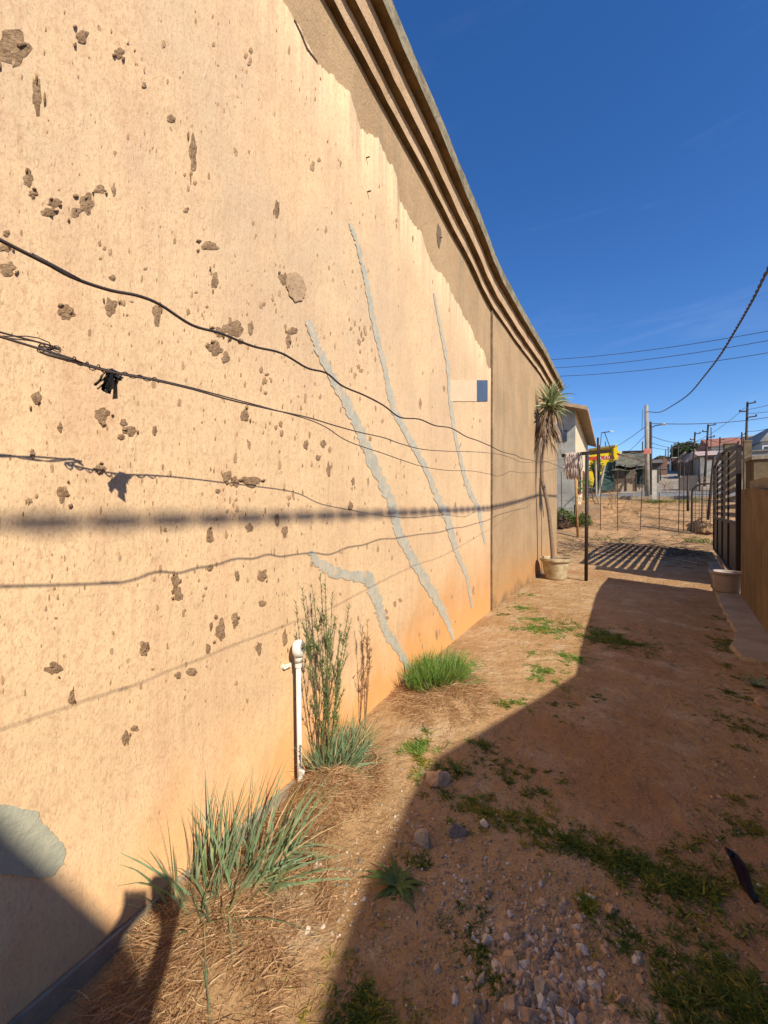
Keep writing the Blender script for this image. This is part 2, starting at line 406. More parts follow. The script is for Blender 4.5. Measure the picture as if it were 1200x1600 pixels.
# near wall body (bare brown plaster), far wall body
def wallmesh(y0, y1, ztop, mat, name, zb=-.35, xo=0, **tg):
    mb = MB(); n = int((y1-y0)/.12)+1
    for i in range(n+1):
        y = y0+(y1-y0)*i/n; x = wx(y)+xo
        zt = ztop(y)
        for k in range(13): mb.v.append((x+.003*n3(y*1.3, zb+(zt-zb)*k/12), y, zb+(zt-zb)*k/12))
        mb.v.append((-.24, y, zt)); 
    for i in range(n):
        for k in range(13): mb.f.append((i*14+k, (i+1)*14+k, (i+1)*14+k+1, i*14+k+1)); mb.m.append(0)
    e = n*14; mb.f.append(tuple(e+k for k in range(14))+(len(mb.v),)); mb.v.append((-.24, y1, zb)); mb.m.append(0)
    return mb.build(name, mat, bld, **tg)
wallmesh(-6, YJ-.006, lambda y: 3.89+dzc(y), BROWNPL, 'wall', label='near section of wall, bare brown plaster showing above ragged peach paint')
wallmesh(YJ+.006, YE, lambda y: 3.89+dzc(y), BROWNPL, 'wall', xo=.012, label='far section of wall in bare brown plaster')
# building body behind
mb = MB(); mb.box((-3.6, 2.0, 1.9), (6.7, 16.4, 4.4)); mb.build('roof_slab', CONC, bld, label='flat concrete body and roof of the building')
# joint: narrow dark gap with chipped lip
mb = MB()
for i in range(40):
    z0 = -.1+i*.1; mb.box((.006+.004*random.random(), YJ+.012+.006*n3(z0*4, 1), z0+.05), (.03, .03+.012*n3(z0*3, 5), .1), mi=0)
mb.build('joint_lip', M_('joint', (.22, .15, .09), (.14, .09, .05), 20), bld)
# paint coat
ppts = [(300, -400), (380, -150), (450, 15), (489, 89), (527, 136), (545, 145), (562, 194), (593, 225), (620, 279), (624, 318), (655, 360), (667, 403), (688, 426), (717, 480), (733, 512), (756, 554), (763, 572)]
pw = [wp(*p) for p in ppts]; pyz = [(-6, pw[0].z+.05)]+[(p.y, p.z) for p in pw]+[(YJ-.02, pw[-1].z)]
def ztp(y):
    for (a, u), (b_, v) in zip(pyz, pyz[1:]):
        if a <= y <= b_: return u+(v-u)*(y-a)/max(1e-6, b_-a)
    return pyz[-1][1]
mb = MB(); y = -6.0; cols = []
while y < YJ-.012:
    cols.append(y); y += .012 if y > .2 else .1
cols.append(YJ-.012)
for y in cols:
    zt = ztp(y)+.07*n3(y*4.3, 2)+.04*n3(y*15, 4)+.018*n3(y*55, 1)
    zt = min(zt, 3.86+dzc(y))
    zb = -.012+.008*n3(y*14, 8)
    mb.v.append((0.0, y, zt+.004))
    for k in range(9):
        z = zt+(zb-zt)*k/8; mb.v.append((.0055+.003*n3(y*1.1, z*1.1, 3), y, z))
    mb.v.append((.012, y, zb-.004)); mb.v.append((-.002, y, zb-.006))
for i in range(len(cols)-1):
    for k in range(11): mb.f.append((i*12+k, i*12+k+1, (i+1)*12+k+1, (i+1)*12+k)); mb.m.append(0)
mb.build('paint_coat', PEACH, bld, smooth_=True)
# foundation step
mb = MB(); n = 60
for i in range(n+1):
    y = -2+(YE+2)*i/n; x = wx(y)+.02+.006*n3(y*6, 1)
    for q in ((wx(y)-.01, y, -.012), (x, y, -.022), (x+.012, y, -.40)): mb.v.append(q)
for i in range(n):
    for k in range(2): mb.f.append((i*3+k, i*3+k+1, i*3+k+4, i*3+k+3)); mb.m.append(0)
mb.build('foundation', CONC, bld)
# cornice
prof = [(-.02, 3.876), (.043, 3.876), (.043, 3.989), (.094, 3.989), (.094, 4.15), (.159, 4.15), (.159, 4.28), (-.3, 4.32)]
SOFF = M_('stained_shaded_soffit', (.20, .125, .05), (.11, .07, .03), 7, .95, .008, 30)  # blotchy brown staining, darkened to paint in the shade under each step
def sweep(prof, mat, name, rag=0, soff=None, **tg):
    mb = MB(); n = 180; k = len(prof)
    for i in range(n+1):
        y = -6+(YE+.1+6)*i/n
        for j, (x, z) in enumerate(prof):
            r_ = .006 if j else 0
            mb.v.append((wx(y)+x+r_*n3(y*3, j*3.1)+rag*n3(y*20, j), y, z+dzc(y)+r_*n3(y*4, j*2.3, 5)+rag*n3(y*16, j, 6)))
    for i in range(n):
        for j in range(k-1): mb.f.append((i*k+j, (i+1)*k+j, (i+1)*k+j+1, i*k+j+1)); mb.m.append(0)
    mb.f.append(tuple(n*k+j for j in range(k))); mb.m.append(0)
    if soff is not None:
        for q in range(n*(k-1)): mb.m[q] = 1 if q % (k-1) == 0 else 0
        return mb.build(name, [mat, soff], bld, **tg)
    return mb.build(name, mat, bld, **tg)
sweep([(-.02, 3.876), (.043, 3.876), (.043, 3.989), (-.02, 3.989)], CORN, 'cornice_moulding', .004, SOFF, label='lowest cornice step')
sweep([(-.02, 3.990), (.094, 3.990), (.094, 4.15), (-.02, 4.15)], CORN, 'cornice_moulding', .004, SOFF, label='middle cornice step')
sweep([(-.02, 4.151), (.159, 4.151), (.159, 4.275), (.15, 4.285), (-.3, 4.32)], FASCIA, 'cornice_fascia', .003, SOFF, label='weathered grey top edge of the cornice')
# crack filler strips
def strip(pts, wds, mat, name, X=.009, **tg):
    P = []
    for i in range(len(pts)-1):
        for k in range(12):
            t = k/12; P.append((pts[i][0]+(pts[i+1][0]-pts[i][0])*t, pts[i][1]+(pts[i+1][1]-pts[i][1])*t, wds[i]+(wds[i+1]-wds[i])*t))
    P.append((*pts[-1], wds[-1])); mb = MB(); n = len(P)
    for i, (x, y, wd) in enumerate(P):
        a = P[max(0, i-1)]; b_ = P[min(n-1, i+1)]; dx, dy = b_[0]-a[0], b_[1]-a[1]; l = max(.01, sqrt(dx*dx+dy*dy)); nx_, ny_ = -dy/l, dx/l
        w1 = wd/2*(.88+.6*n3(i*.16, 1, x)+.22*random.uniform(-.5, .5)); w2 = wd/2*(.88+.6*n3(i*.16, 7, x)+.22*random.uniform(-.5, .5))
        for s_, w_, xx in ((1, w1+.4, 0), (1, w1, X), (-1, w2, X), (-1, w2+.4, 0)):
            mb.v.append(tuple(wp(x+nx_*w_*s_, y+ny_*w_*s_, xx)))
    for i in range(n-1):
        for k in range(3): mb.f.append((i*4+k, i*4+k+1, (i+1)*4+k+1, (i+1)*4+k)); mb.m.append(0)
    return mb.build(name, mat, bld, **tg)
strip([(482, 500), (498, 548), (520, 590), (545, 635), (565, 680), (590, 740), (612, 785), (622, 830), (645, 875), (672, 920), (690, 950), (704, 985), (709, 1000)], [11, 12, 14, 16, 16, 18, 15, 14, 16, 16, 13, 8, 3], FILLER, 'crack_filler')
strip([(547, 348), (560, 385), (573, 440), (583, 500), (600, 570), (615, 640), (640, 685), (665, 730), (685, 780), (700, 810), (712, 860), (730, 900), (738, 950)], [5, 7, 8, 8, 8, 11, 10, 10, 11, 13, 8, 6, 3], FILLER, 'crack_filler')
strip([(678, 458), (690, 520), (700, 570), (705, 640), (712, 685), (725, 740), (735, 770), (748, 795), (758, 850)], [3, 5, 6, 6, 5, 6, 9, 7, 3], FILLER, 'crack_filler')
strip([(484, 862), (500, 880), (520, 893), (548, 900), (575, 903), (592, 945), (602, 985), (620, 1010), (640, 1045)], [9, 18, 19, 17, 22, 16, 15, 14, 10], FILLER, 'crack_filler')
def patch(poly, mat, name, X=.0105, jit=3, **tg):
    P = []
    for i in range(len(poly)):
        a, b_ = poly[i], poly[(i+1) % len(poly)]
        for k in range(7):
            t = k/7; P.append((a[0]+(b_[0]-a[0])*t+random.uniform(-jit, jit)*.6, a[1]+(b_[1]-a[1])*t+random.uniform(-jit, jit)*.6))
    mb = MB(); mb.v = [tuple(wp(x, y, X)) for x, y in P]+[tuple(wp(x, y, 0)) for x, y in P]; n = len(P)
    mb.f = [tuple(range(n))]+[(i, (i+1) % n, n+(i+1) % n, n+i) for i in range(n)]; mb.m = [0]*len(mb.f)
    return mb.build(name, mat, bld, **tg)
patch([(-60, 1245), (0, 1256), (58, 1266), (64, 1285), (82, 1300), (104, 1326), (100, 1350), (78, 1372), (30, 1370), (-60, 1350)], M_('grey_render', (.44, .42, .31), (.38, .37, .28), 14, .9, .004, 50), 'repair_patch', label='flat grey-green repair patch low on the wall')
patch([(448, 428), (462, 424), (474, 434), (479, 450), (474, 468), (462, 472), (452, 460), (447, 444)], M_('old_patch', (.50, .33, .19), (.38, .25, .15), 25, .9, .006, 60), 'repair_patch', X=.012, jit=1.5, label='round patched hole')
strip([(460, 30), (470, 50), (480, 75), (496, 96)], [1.5, 2, 2, 1.2], M_('crack_dark', (.14, .09, .055), None, 20), 'crack', X=.0085)
# plaque near the joint
mb = MB()
c4 = [wp(704, 594, .011), wp(745, 594, .011), wp(745, 627, .011), wp(704, 627, .011)]
def slab_from(c4, x0):
    mb = MB(); mb.v = [tuple(p) for p in c4]+[(x0, p.y, p.z) for p in c4]
    mb.f = [(0, 1, 2, 3)]+[(i, (i+1) % 4, 4+(i+1) % 4, 4+i) for i in range(4)]; mb.m = [0]*5; return mb
plq = thing('wall_plate', wp(733, 610, .02), 'small blank cream plate with slate blue right end, high on the wall by the joint', 'wall plate')
slab_from(c4, .004).build('cream_panel', M_('cream_plate', (.76, .53, .33), (.72, .50, .30), 6, .6, 0), plq)
c5 = [wp(745.5, 594, .012), wp(762, 594, .012), wp(762, 627, .012), wp(745.5, 627, .012)]
slab_from(c5, .004).build('blue_panel', M_('slate_plate', (.085, .12, .19), (.07, .10, .165), 6, .6, 0), plq)

# mud splashes
BIG = [(20,75,50,55),(58,150,18,56),(128,57,20,24),(185,83,16,16),(225,133,8,10),(268,185,14,12),(302,243,13,55),(44,280,16,28),(52,303,16,14),(86,317,22,14),(77,332,28,14),(134,320,26,32),(118,332,18,16),(157,296,20,13),(178,297,8,18),(10,365,12,12),(8,387,24,16),(12,420,26,22),(326,385,30,15),(336,437,12,28),(104,488,26,26),(173,480,20,30),(246,492,14,34),(176,434,12,11),(365,515,28,26),(345,518,20,15),(338,545,22,24),(352,558,12,18),(392,512,9,20),(457,517,18,12),(451,533,8,24),(432,328,9,30),(291,328,8,10),(58,622,18,22),(160,648,24,24),(193,660,12,12),(203,672,22,16),(190,682,12,10),(242,672,10,14),(94,668,8,16),(51,708,8,18),(156,733,20,14),(355,745,14,18),(368,752,12,16),(392,752,30,16),(340,767,8,8),(382,650,14,20),(443,436,14,22),(98,770,20,26),(327,838,12,24),(328,888,10,10),(275,908,14,22),(279,928,16,24),(410,900,16,20),(371,900,8,16),(345,985,18,32),(368,968,12,24),(330,978,6,14),(325,1014,8,18),(300,1050,18,12),(278,1056,10,12),(405,1013,12,18),(410,943,12,12),(85,1045,26,18),(112,1090,11,24),(225,1013,16,26),(196,1154,12,22),(210,1138,14,10),(445,998,8,24),(445,830,10,18),(433,812,7,22),(390,825,12,14),(505,693,10,12),(514,733,7,20),(548,790,8,18),(552,752,7,12),(478,695,7,16),(497,715,8,10)]
def splat(mb, cx, cy, w_, h_, X0=.006, hgt=.006, n=13):
    sd0 = random.uniform(0, 99); s1 = len(mb.v); K = 3
    for k in range(n):
        t = 2*pi*k/n; r_ = max(.35, 1+.6*n3(cos(t)*1.3+sd0, sin(t)*1.3)+random.uniform(-.1, .1))
        for q, xx in ((1, X0-.004), (.93, X0+hgt*.6), (.55, X0+hgt*random.uniform(.8, 1.3))):
            mb.v.append(tuple(wp(cx+cos(t)*w_/2*r_*q, cy+sin(t)*h_/2*r_*q, xx)))
    c_ = len(mb.v); mb.v.append(tuple(wp(cx, cy, X0+hgt*1.3)))
    for k in range(n):
        a, b_ = s1+k*3, s1+((k+1) % n)*3
        mb.f += [(a, a+1, b_+1, b_), (a+1, a+2, b_+2, b_+1), (a+2, c_, b_+2)]; mb.m += [0]*3
for s_ in BIG:
    mb = MB(); big = s_[0] < 70 and s_[1] < 180
    splat(mb, *s_, hgt=.001 if big else .0024, n=26 if s_[2]+s_[3] > 30 else 17)
    if s_[2]+s_[3] > 30:
        for _ in range(2): splat(mb, s_[0]+random.uniform(-.7, .7)*s_[2], s_[1]+random.uniform(-.7, .8)*s_[3], s_[2]*random.uniform(.15, .4), s_[3]*random.uniform(.15, .4), n=9)
    mb.build('mud_splash', MUD, bld)
mb = MB(); cnt = 0
for _ in range(30):
    cx_, cy_ = random.uniform(20, 620), random.uniform(60, 1100); q_ = wp(cx_, cy_)
    if q_.z > ztp(q_.y)-.1 or q_.z < .2: continue
    for _k in range(random.randint(2, 6)): splat(mb, cx_+random.gauss(0, 8), cy_+random.gauss(0, 14), random.uniform(2.5, 7), random.uniform(4, 13), hgt=.002, n=11)
while cnt < 640:
    x, y = random.uniform(-5, 755), random.uniform(5, 1120)
    q = wp(x, y)
    if q.z > ztp(q.y)-.05 or q.z < .15 or q.y > 4.8: continue
    dens = .25+.75*exp(-((x-450)/150)**2-((y-780)/260)**2)+.5*exp(-((x-420)/60)**2-((y-560)/200)**2)
    if random.random() > dens: continue
    s_ = 2.6*random.uniform(.9, 1)*(1+random.expovariate(1.6)); cnt += 1
    fx = .55 if x < 400 else .42
    splat(mb, x, y, s_*fx*1.3, s_*random.uniform(1, 2.3), hgt=.001, n=8)
mb.build('mud_speckle', M_('mud_speckle', (.46, .30, .17), (.34, .21, .11), 12, .95, .003, 90), bld, kind='stuff')
# short nail and fixing scars
mb = MB()
for x, y in ((571, 247), (573, 300), (686, 372)):
    p = wp(x, y, .0); mb = MB(); mb.tube([p, p+Vector((.03, 0, -.005))], .004, 6); mb.build('wall_fixing', RUST, bld)
# dark stain streak under cornice is loose torn mortar
mb = MB(); splat(mb, 686, 368, 7, 34, X0=.002, hgt=.004); mb.build('stain', M_('old_stain', (.20, .14, .09), None, 20), bld)

# ------------------------------------------------------------ washing lines
def vplane(px, py, a, b_):
    """point where the pixel ray meets the vertical plane through a,b (x,y)"""
    v = ray(px, py); d = Vector((b_[0]-a[0], b_[1]-a[1])); n = Vector((-d.y, d.x))
    t = ((Vector(a)-Vector((CP.x, CP.y))).dot(n))/(Vector((v.x, v.y)).dot(n)); return CP+v*t
def smoothpts(P, k=4):
    out = []
    for i in range(len(P)-1):
        p0, p1, p2, p3 = P[max(0, i-1)], P[i], P[i+1], P[min(len(P)-1, i+2)]
        for j in range(k):
            t = j/k; out.append(.5*((2*p1)+(p2-p0)*t+(2*p0-5*p1+4*p2-p3)*t*t+(3*p1-p0-3*p2+p3)*t**3))
    out.append(P[-1]); return out
def line3(pix, a, b_, r, label, name='washing_line', back=None, end=None, mat=WIRE, group='washing lines along the wall'):
    P = [vplane(x, y, a, b_) for x, y in pix]
    if back: P = [Vector(q) for q in back]+P
    if end: P = P+[Vector(end)]
    P = smoothpts(P, 5); mb = MB(); mb.tube(P, r, 6)
    o = mb.build(name, mat, smooth_=True, label=label, cat='washing line', group=group); return o, P
TP = (.92, 7.76); ZT = 2.23
la, PA = line3([(0, 375), (50, 398), (110, 432), (170, 453), (215, 462), (250, 476), (300, 508), (345, 521), (395, 541), (440, 552), (480, 575), (510, 583), (535, 603), (570, 618), (600, 634), (625, 652), (655, 655), (680, 665), (705, 669), (728, 682), (745, 688), (764, 696), (785, 706), (805, 711), (815, 716), (830, 719), (842, 722), (855, 722), (870, 727), (884, 731)],
    (.60, .2), (.70, 7.6), .0027, 'thick dark washing line, uppermost of the three along the wall', back=[(.52, -5, 2.1), (.58, -.9, 1.72)], end=(.72, 7.75, 2.24))
lb, PB = line3([(0, 519), (60, 542), (120, 564), (176, 580), (240, 592), (300, 606), (360, 622), (420, 638), (480, 655), (510, 668), (545, 690), (600, 709), (640, 723), (665, 730), (700, 735), (738, 736), (765, 741), (778, 744), (790, 740), (799, 736), (815, 739), (840, 738), (855, 735), (870, 732), (880, 728)],
    (.235, .3), (.60, 7.6), .0020, 'thin washing line nearest the wall with black plastic tied to it', back=[(.2, -5, 1.9), (.22, -.8, 1.55)], end=(.60, 7.75, 2.24))
lc, PC = line3([(0, 526), (60, 550), (120, 567), (176, 582), (240, 594), (300, 608), (360, 625), (420, 639), (480, 652), (520, 664), (560, 675), (600, 684), (625, 693), (660, 702), (700, 705), (740, 706), (765, 708), (785, 711), (800, 716), (815, 722), (840, 722), (862, 720), (876, 718)],
    (.76, .2), (.80, 7.7), .0014, 'thinnest washing line, running level above the lower pair toward the post', back=[(.7, -5, 1.7), (.74, -.7, 1.45)], end=(.80, 7.75, 2.24), mat=THINW)
# loose wire twisted round the near end of the thin line
mb = MB(); P = []
seg = [p for p in PB if -.2 < p.y < .62]
for i in range(len(seg)-1):
    for k in range(4):
        t = k/4; q = seg[i].lerp(seg[i+1], t); a = (i*4+k)*.9
        r_ = .004+.006*abs(n3(i*.7, 3)); P.append(q+Vector((cos(a)*r_, 0, sin(a)*r_-.004)))
mb.tube(P, .0014, 5)
P2 = [q+Vector((.003, 0, .004+.008*n3(i*.31, 8))) for i, q in enumerate(P)]
mb.tube(P2, .0012, 5)
tw = mb.build('twisted_wire', WIRE, lb, smooth_=True)
# black plastic bag knotted on the line
bp = vplane(174, 581, (.235, .3), (.60, 7.6)); bag = thing('plastic_scrap', bp, 'torn black plastic bag scrap knotted on the thin washing line', 'plastic bag')
mb = MB()
for lobe, (dy, dz, n) in enumerate(((-.012, -.05, 11), (.028, -.016, 5))):
    for k in range(n):
        a = random.uniform(-.5, .5)+(-.25 if lobe == 0 else .9); ln = random.uniform(.035, .062) if lobe == 0 else .028
        d = Vector((random.uniform(-.5, .5), sin(a), -cos(a)))
        if lobe: d = Vector((random.uniform(-.3, .3), .9, -.4+random.uniform(-.2, .2)))
        s_ = Vector((random.uniform(-1, 1), random.uniform(-.4, .4), random.uniform(-.3, .3))).normalized()
        p0 = bp+Vector((0, .002*k-.01, 0)); wd = random.uniform(.006, .013)
        b = len(mb.v)
        for i in range(4):
            t = i/3; q = p0+d*ln*t+Vector((n3(k, i)*.006, n3(i, k)*.006, 0)); ww = wd*(.35+t)
            mb.v += [tuple(q-s_*ww), tuple(q+Vector((.004, .003, 0))*(-1)**i), tuple(q+s_*ww)]
        for i in range(3):
            for j in range(2): mb.f.append((b+i*3+j, b+i*3+j+1, b+i*3+j+4, b+i*3+j+3)); mb.m.append(0)
mb.build('plastic', BLACKP, bag)
mb = MB(); mb.stone(bp, .011, 1.2, 1.5, .9, 3); mb.build('knot', BLACKP, bag)

# ------------------------------------------------------------ T post
tpz = gz(*TP)
tp_ = thing('washing_line_post', (TP[0], TP[1], 0), 'dark steel T-shaped washing line post standing right of the potted plant', 'post')
mb = MB(); mb.tube([(TP[0]-.0, TP[1], tpz-.1), (TP[0]+.01, TP[1], ZT-.02)], .029, 10); mb.build('post', STEEL, tp_, smooth_=True)
mb = MB(); mb.bar((.52, TP[1], ZT), (1.31, TP[1]+.01, ZT+.03), .055, .055); mb.build('crossarm', STEEL, tp_)
# mop head over the arm
mop = thing('string_mop_head', (.68, TP[1], ZT), 'ragged off-white string mop head hanging over the left end of the crossarm', 'mop')
mb = MB()
for k in range(300):
    x = max(.58, min(.83, random.gauss(.705, .052))); s_ = random.choice((-1, 1)); ln = random.uniform(.22, .46)
    P = [Vector((x, TP[1]-s_*.02, ZT+.035)), Vector((x+random.uniform(-.02, .02), TP[1]+s_*.05, ZT+.01+.03*random.random()))]
    for i in range(4): P.append(P[-1]+Vector((random.uniform(-.02, .02), s_*random.uniform(-.005, .015), -ln/4)))
    mb.tube(P, .0065, 5, mi=k % 2)
mb.build('mop_strings', [M_('mop_string', (.62, .52, .46), (.42, .32, .27), 20, .9, 0), M_('mop_string_dark', (.40, .30, .24), (.5, .4, .34), 20, .9, 0)], mop, smooth_=True)

# ------------------------------------------------------------ pot with yucca
pc = gp(868, 905); pc.z = gz(pc.x, pc.y)
pot = thing('plant_pot', pc, 'round cream plastic plant pot standing against the far brown wall', 'plant pot')
POTM = M_('cream_pot', (.52, .43, .27), (.33, .24, .13), 9, .7, .002, 50)
prf = [(.0, 0), (.17, 0), (.185, .02), (.19, .05), (.205, .12), (.21, .13), (.225, .2), (.24, .31), (.243, .33), (.275, .34), (.285, .36), (.285, .40), (.27, .405), (.255, .39), (.25, .33), (.0, .33)]
prf = [(r_*.93, z*.95) for r_, z in prf]; mb = MB(); mb.lathe(prf, 40, pc); mb.build('body', POTM, pot, smooth_=False)
mb = MB(); mb.lathe([(0, .345), (.12, .35), (.232, .33)], 28, pc, wob=.1); mb.build('soil', M_('pot_soil', (.2, .12, .07), None, 20, .95, .01, 60), pot)
yu = thing('yucca_plant', pc+Vector((0, 0, .35)), 'tall bare-stemmed yucca with one spiky crown and hanging dead leaves, growing in the pot', 'plant')
D0 = (pc-CP).dot(F)
tr = [dp(x, y, D0) for x, y in ((864, 884), (864, 872), (862, 845), (858, 805), (853, 775), (847, 750), (847, 720), (849, 690), (855, 655), (861, 630))]
mb = MB(); mb.tube(smoothpts(tr, 4), [.085, .07, .058, .05, .045]+[.038]*3+[.034]*(len(smoothpts(tr, 4))-8), 12)
mb.build('trunk', M_('yucca_bark', (.30, .22, .15), (.18, .12, .08), 30, .95, .008, 60, stretch=(1, 1, 3)), yu, smooth_=True)
mb = MB(); cc = tr[-1]
for k in range(150):
    a = random.uniform(0, 2*pi); el = random.uniform(-.7, 1.5)
    d = Vector((cos(a)*cos(el), sin(a)*cos(el), sin(el)))
    ln = random.uniform(.28, .50)*(1 if el > 0 else .8)
    st = cc+Vector((0, 0, random.uniform(-.12, .06)))
    mb.blade(st, d, ln, .042, bend=.3 if el > .8 else .75, seg=5, mi=0)
mb.build('leaves', leafmat('yucca_leaf', (.17, .21, .085), (.26, .28, .13), (.34, .33, .17), 8, .15), yu)
mb = MB()
for k in range(105):
    a = random.uniform(0, 2*pi); t = random.random(); st = cc.lerp(tr[-3], t*.9)+Vector((cos(a)*.05, sin(a)*.05, -.02))
    mb.blade(st, Vector((cos(a)*.5, sin(a)*.5, -.5)), random.uniform(.3, .6), .028, bend=1.6, seg=5)
mb.build('dead_leaves', leafmat('yucca_dead', (.26, .17, .10), (.17, .11, .065), (.36, .26, .17), 12, .05), yu)

# ------------------------------------------------------------ white pipe
pb = wp(467, 1100, .06); px0, py0 = .055, pb.y
ztop = wp(463, 1034, .055).z
pipe = thing('vent_pipe', (px0, py0, 0), 'short white plastic pipe with round cap, strapped to the foot of the wall', 'pipe')
mb = MB(); mb.tube([(px0, py0+.012, -.02), (px0, py0+.010, .10), (px0, py0+.002, ztop)], .0115, 16); mb.tube([(px0, py0+.012, -.05), (px0+.004, py0+.014, .02), (px0+.01, py0+.018, .045)], [.015, .015, .0125], 12)
mb.build('tube', WHITEPVC, pipe, smooth_=True)
mb = MB(); mb.tube([(px0, py0+.002, ztop-.005), (px0, py0+.002, ztop+.03)], [.017, .019], 16)
mb.build('collar', WHITEPVC, pipe, smooth_=True)
ax = (CP+R*.9-Vector((px0, py0, ztop))); ax.z = 0.12; ax = Vector((.85, .35, .12)).normalized(); Mr = ax.to_track_quat('Z', 'Y').to_matrix()
cc2 = Vector((px0+.004, py0, ztop+.058))
mb = MB(); mb.lathe([(0, -.020), (.030, -.020), (.038, -.015), (.040, 0), (.038, .013), (.032, .018), (.013, .018), (.011, .010), (0, .008)], 32, cc2, M=Mr); mb.build('cap', WHITEPVC, pipe, smooth_=True)
mb = MB(); mb.lathe([(0, .0195), (.007, .0195), (.009, .0185)], 12, cc2+ax*.0003, M=Mr); mb.build('screw_hole', RUST, pipe)
mb = MB(); mb.tube([(px0, py0+.003, ztop-.028), (px0, py0+.003, ztop-.012)], .0165, 16); mb.box((.018, py0-.026, ztop-.02), (.008, .034, .016)); mb.tube([(.0, py0-.046, ztop-.02), (.02, py0-.046, ztop-.02)], .010, 12)
mb.build('bracket', WHITEPVC, pipe)
mb = MB()
for i in range(26):
    z = .07+.004*i; a = random.uniform(.1, .9); mb.box((px0+.0125*cos(a), py0+.008+.0125*-sin(a), z), (.003, .004, random.uniform(.003, .012)))
mb.build('scrape_mark', M_('scrape', (.05, .05, .05), (.2, .19, .17), 50), pipe)

# ------------------------------------------------------------ chive clumps
def clump(cx, cy, rx, ry, nb, ln, wd, lean, label, greens, nstraw, srx, sry, sc=None, flop=.12):
    t_ = thing('chive_clump', (cx, cy, gz(cx, cy)), label, 'plant', 'clumps of chives along the wall')
    mb = MB()
    for k in range(nb):
        a = random.uniform(0, 2*pi); q = sqrt(random.random()); x = max(.03, cx+cos(a)*rx*q); y = cy+sin(a)*ry*q
        d = Vector((cos(a)*.45*q+lean[0]+random.uniform(-.25, .25), sin(a)*.45*q+lean[1]+random.uniform(-.25, .25), 1))
        l_ = ln*random.uniform(.45, 1.0)
        if random.random() < flop: d = Vector((abs(d.x)+.5, random.uniform(-.9, .9), random.uniform(.15, .6))); l_ *= 1.15
        if random.random() < .3: d += Vector((random.uniform(-.35, .35), random.uniform(-.5, .5), 0))
        if x+d.x*l_ < .02: d.x = abs(d.x)*.2
        mb.blade((x, y, gz(x, y)-.01), d, l_, wd*random.uniform(.6, 1.1), bend=random.uniform(.15, .9), seg=5, mi=0 if random.random() < .85 else 1)
    mb.build('blades', greens, t_)
    mb = MB(); scx, scy = sc or (cx+.05, cy-.02)
    for k in range(nstraw):
        a = random.uniform(0, 2*pi); q = random.random()**.7; x = max(.035, scx+cos(a)*srx*q); y = scy+sin(a)*sry*q
        z = gz(x, y)+random.uniform(0, .035)*(1-q*.6)
        if n3(x*8, y*8, 4) > .05+.25*random.random() and q > .35: continue
        da = a+random.gauss(0, 1.3); d = Vector((cos(da), sin(da), random.uniform(-.1, .6)))
        gv = Vector((random.gauss(0, 1), random.gauss(0, 1), -.9)).normalized()
        mb.blade((x, y, z+.004), d, random.uniform(.03, .11)*(1.3 if random.random() < .1 else 1), random.uniform(.0010, .0026), bend=random.uniform(.5, 2.2), seg=5, mi=(0, 0, 2, 2, 1)[random.randrange(5)], grav=gv)
    mb.build('dry_straw', [STRAW, STRAWP, STRAWD], t_)
    return t_
p = gp(335, 1365, .06); clump(.17, p.y+.07, .16, .22, 230, .38, .0088, (.05, .10), 'nearest chive clump, sparse grey-green blades over a wide straw mat', [GREENBL, STRAWP], 8000, .31, .40, (.27, p.y-.06), flop=.24)
p2 = gp(515, 1168, .06); clump(.12, p2.y+.02, .085, .16, 620, .27, .0068, (-.02, .13), 'dense dark blue-green chive clump at the foot of the white pipe', [GREENBL, STRAWP], 6500, .22, .30, (.19, p2.y-.12))
p3 = gp(712, 1068, .05); clump(.22, p3.y+.02, .17, .27, 1500, .25, .0065, (0, .03), 'bright green chive clump farthest along the wall', [GREENBR, GREENBL], 7000, .33, .42, (.34, p3.y-.12))

# upright weeds
def weed(base, tops, label, mats, leafn, dry=False, name='tall_weed', sub=5):
    t_ = thing(name, base, label, 'weed'); ms, ml = MB(), MB()
    for tp in tops:
        tp = Vector(tp); P = []
        bow = Vector((random.uniform(-.01, .01), random.uniform(-.02, .02), 0))
        for i in range(9):
            t = i/8; q = Vector(base).lerp(tp, t); q += bow*sin(t*pi); q.z += .012*sin(t*pi)*0; P.append(q)
        ms.tube(P, [.0032*(1-.8*i/8)+.0004 for i in range(9)], 5)
        def leaves(P, n, t0):
            for k in range(n):
                t = t0+(1-t0)*random.random()**.8; i = min(len(P)-2, int(t*(len(P)-1))); q = P[i].lerp(P[i+1], t*(len(P)-1)-i)
                ax_ = (P[i+1]-P[i]).normalized(); a = random.uniform(0, 2*pi)
                d = ax_*1.1+Vector((cos(a), sin(a), 0))*.8
                ml.blade(q, d, random.uniform(.013, .03), .0034, bend=.2, seg=2, mi=0)
                if random.random() < (.5 if dry else .2): ml.stone(q+d.normalized()*.02, .0028, sub=1, mi=1) if dry else None
        leaves(P, leafn, .25)
        for b_ in range(sub):
            t = random.uniform(.3, .85); i = int(t*8); q = P[i]; a = random.uniform(0, 2*pi); ax_ = (P[-1]-P[0]).normalized(); ln = random.uniform(.05, .13)*(1.2-t*.6)
            d = (ax_+Vector((cos(a)*.35, sin(a)*.45, 0))).normalized(); Q = [q+d*ln*j/4+Vector((0, 0, .004*j*j*.3)) for j in range(5)]
            ms.tube(Q, [.0014, .0012, .001, .0008, .0004], 4); leaves(Q, int(leafn*.35), .1)
    ms.build('stems', mats[0], t_, smooth_=True); ml.build('leaves', [mats[1], mats[2]], t_)
XB = .13; base = wp(513, 1120, XB)
base.z = gz(base.x, base.y)
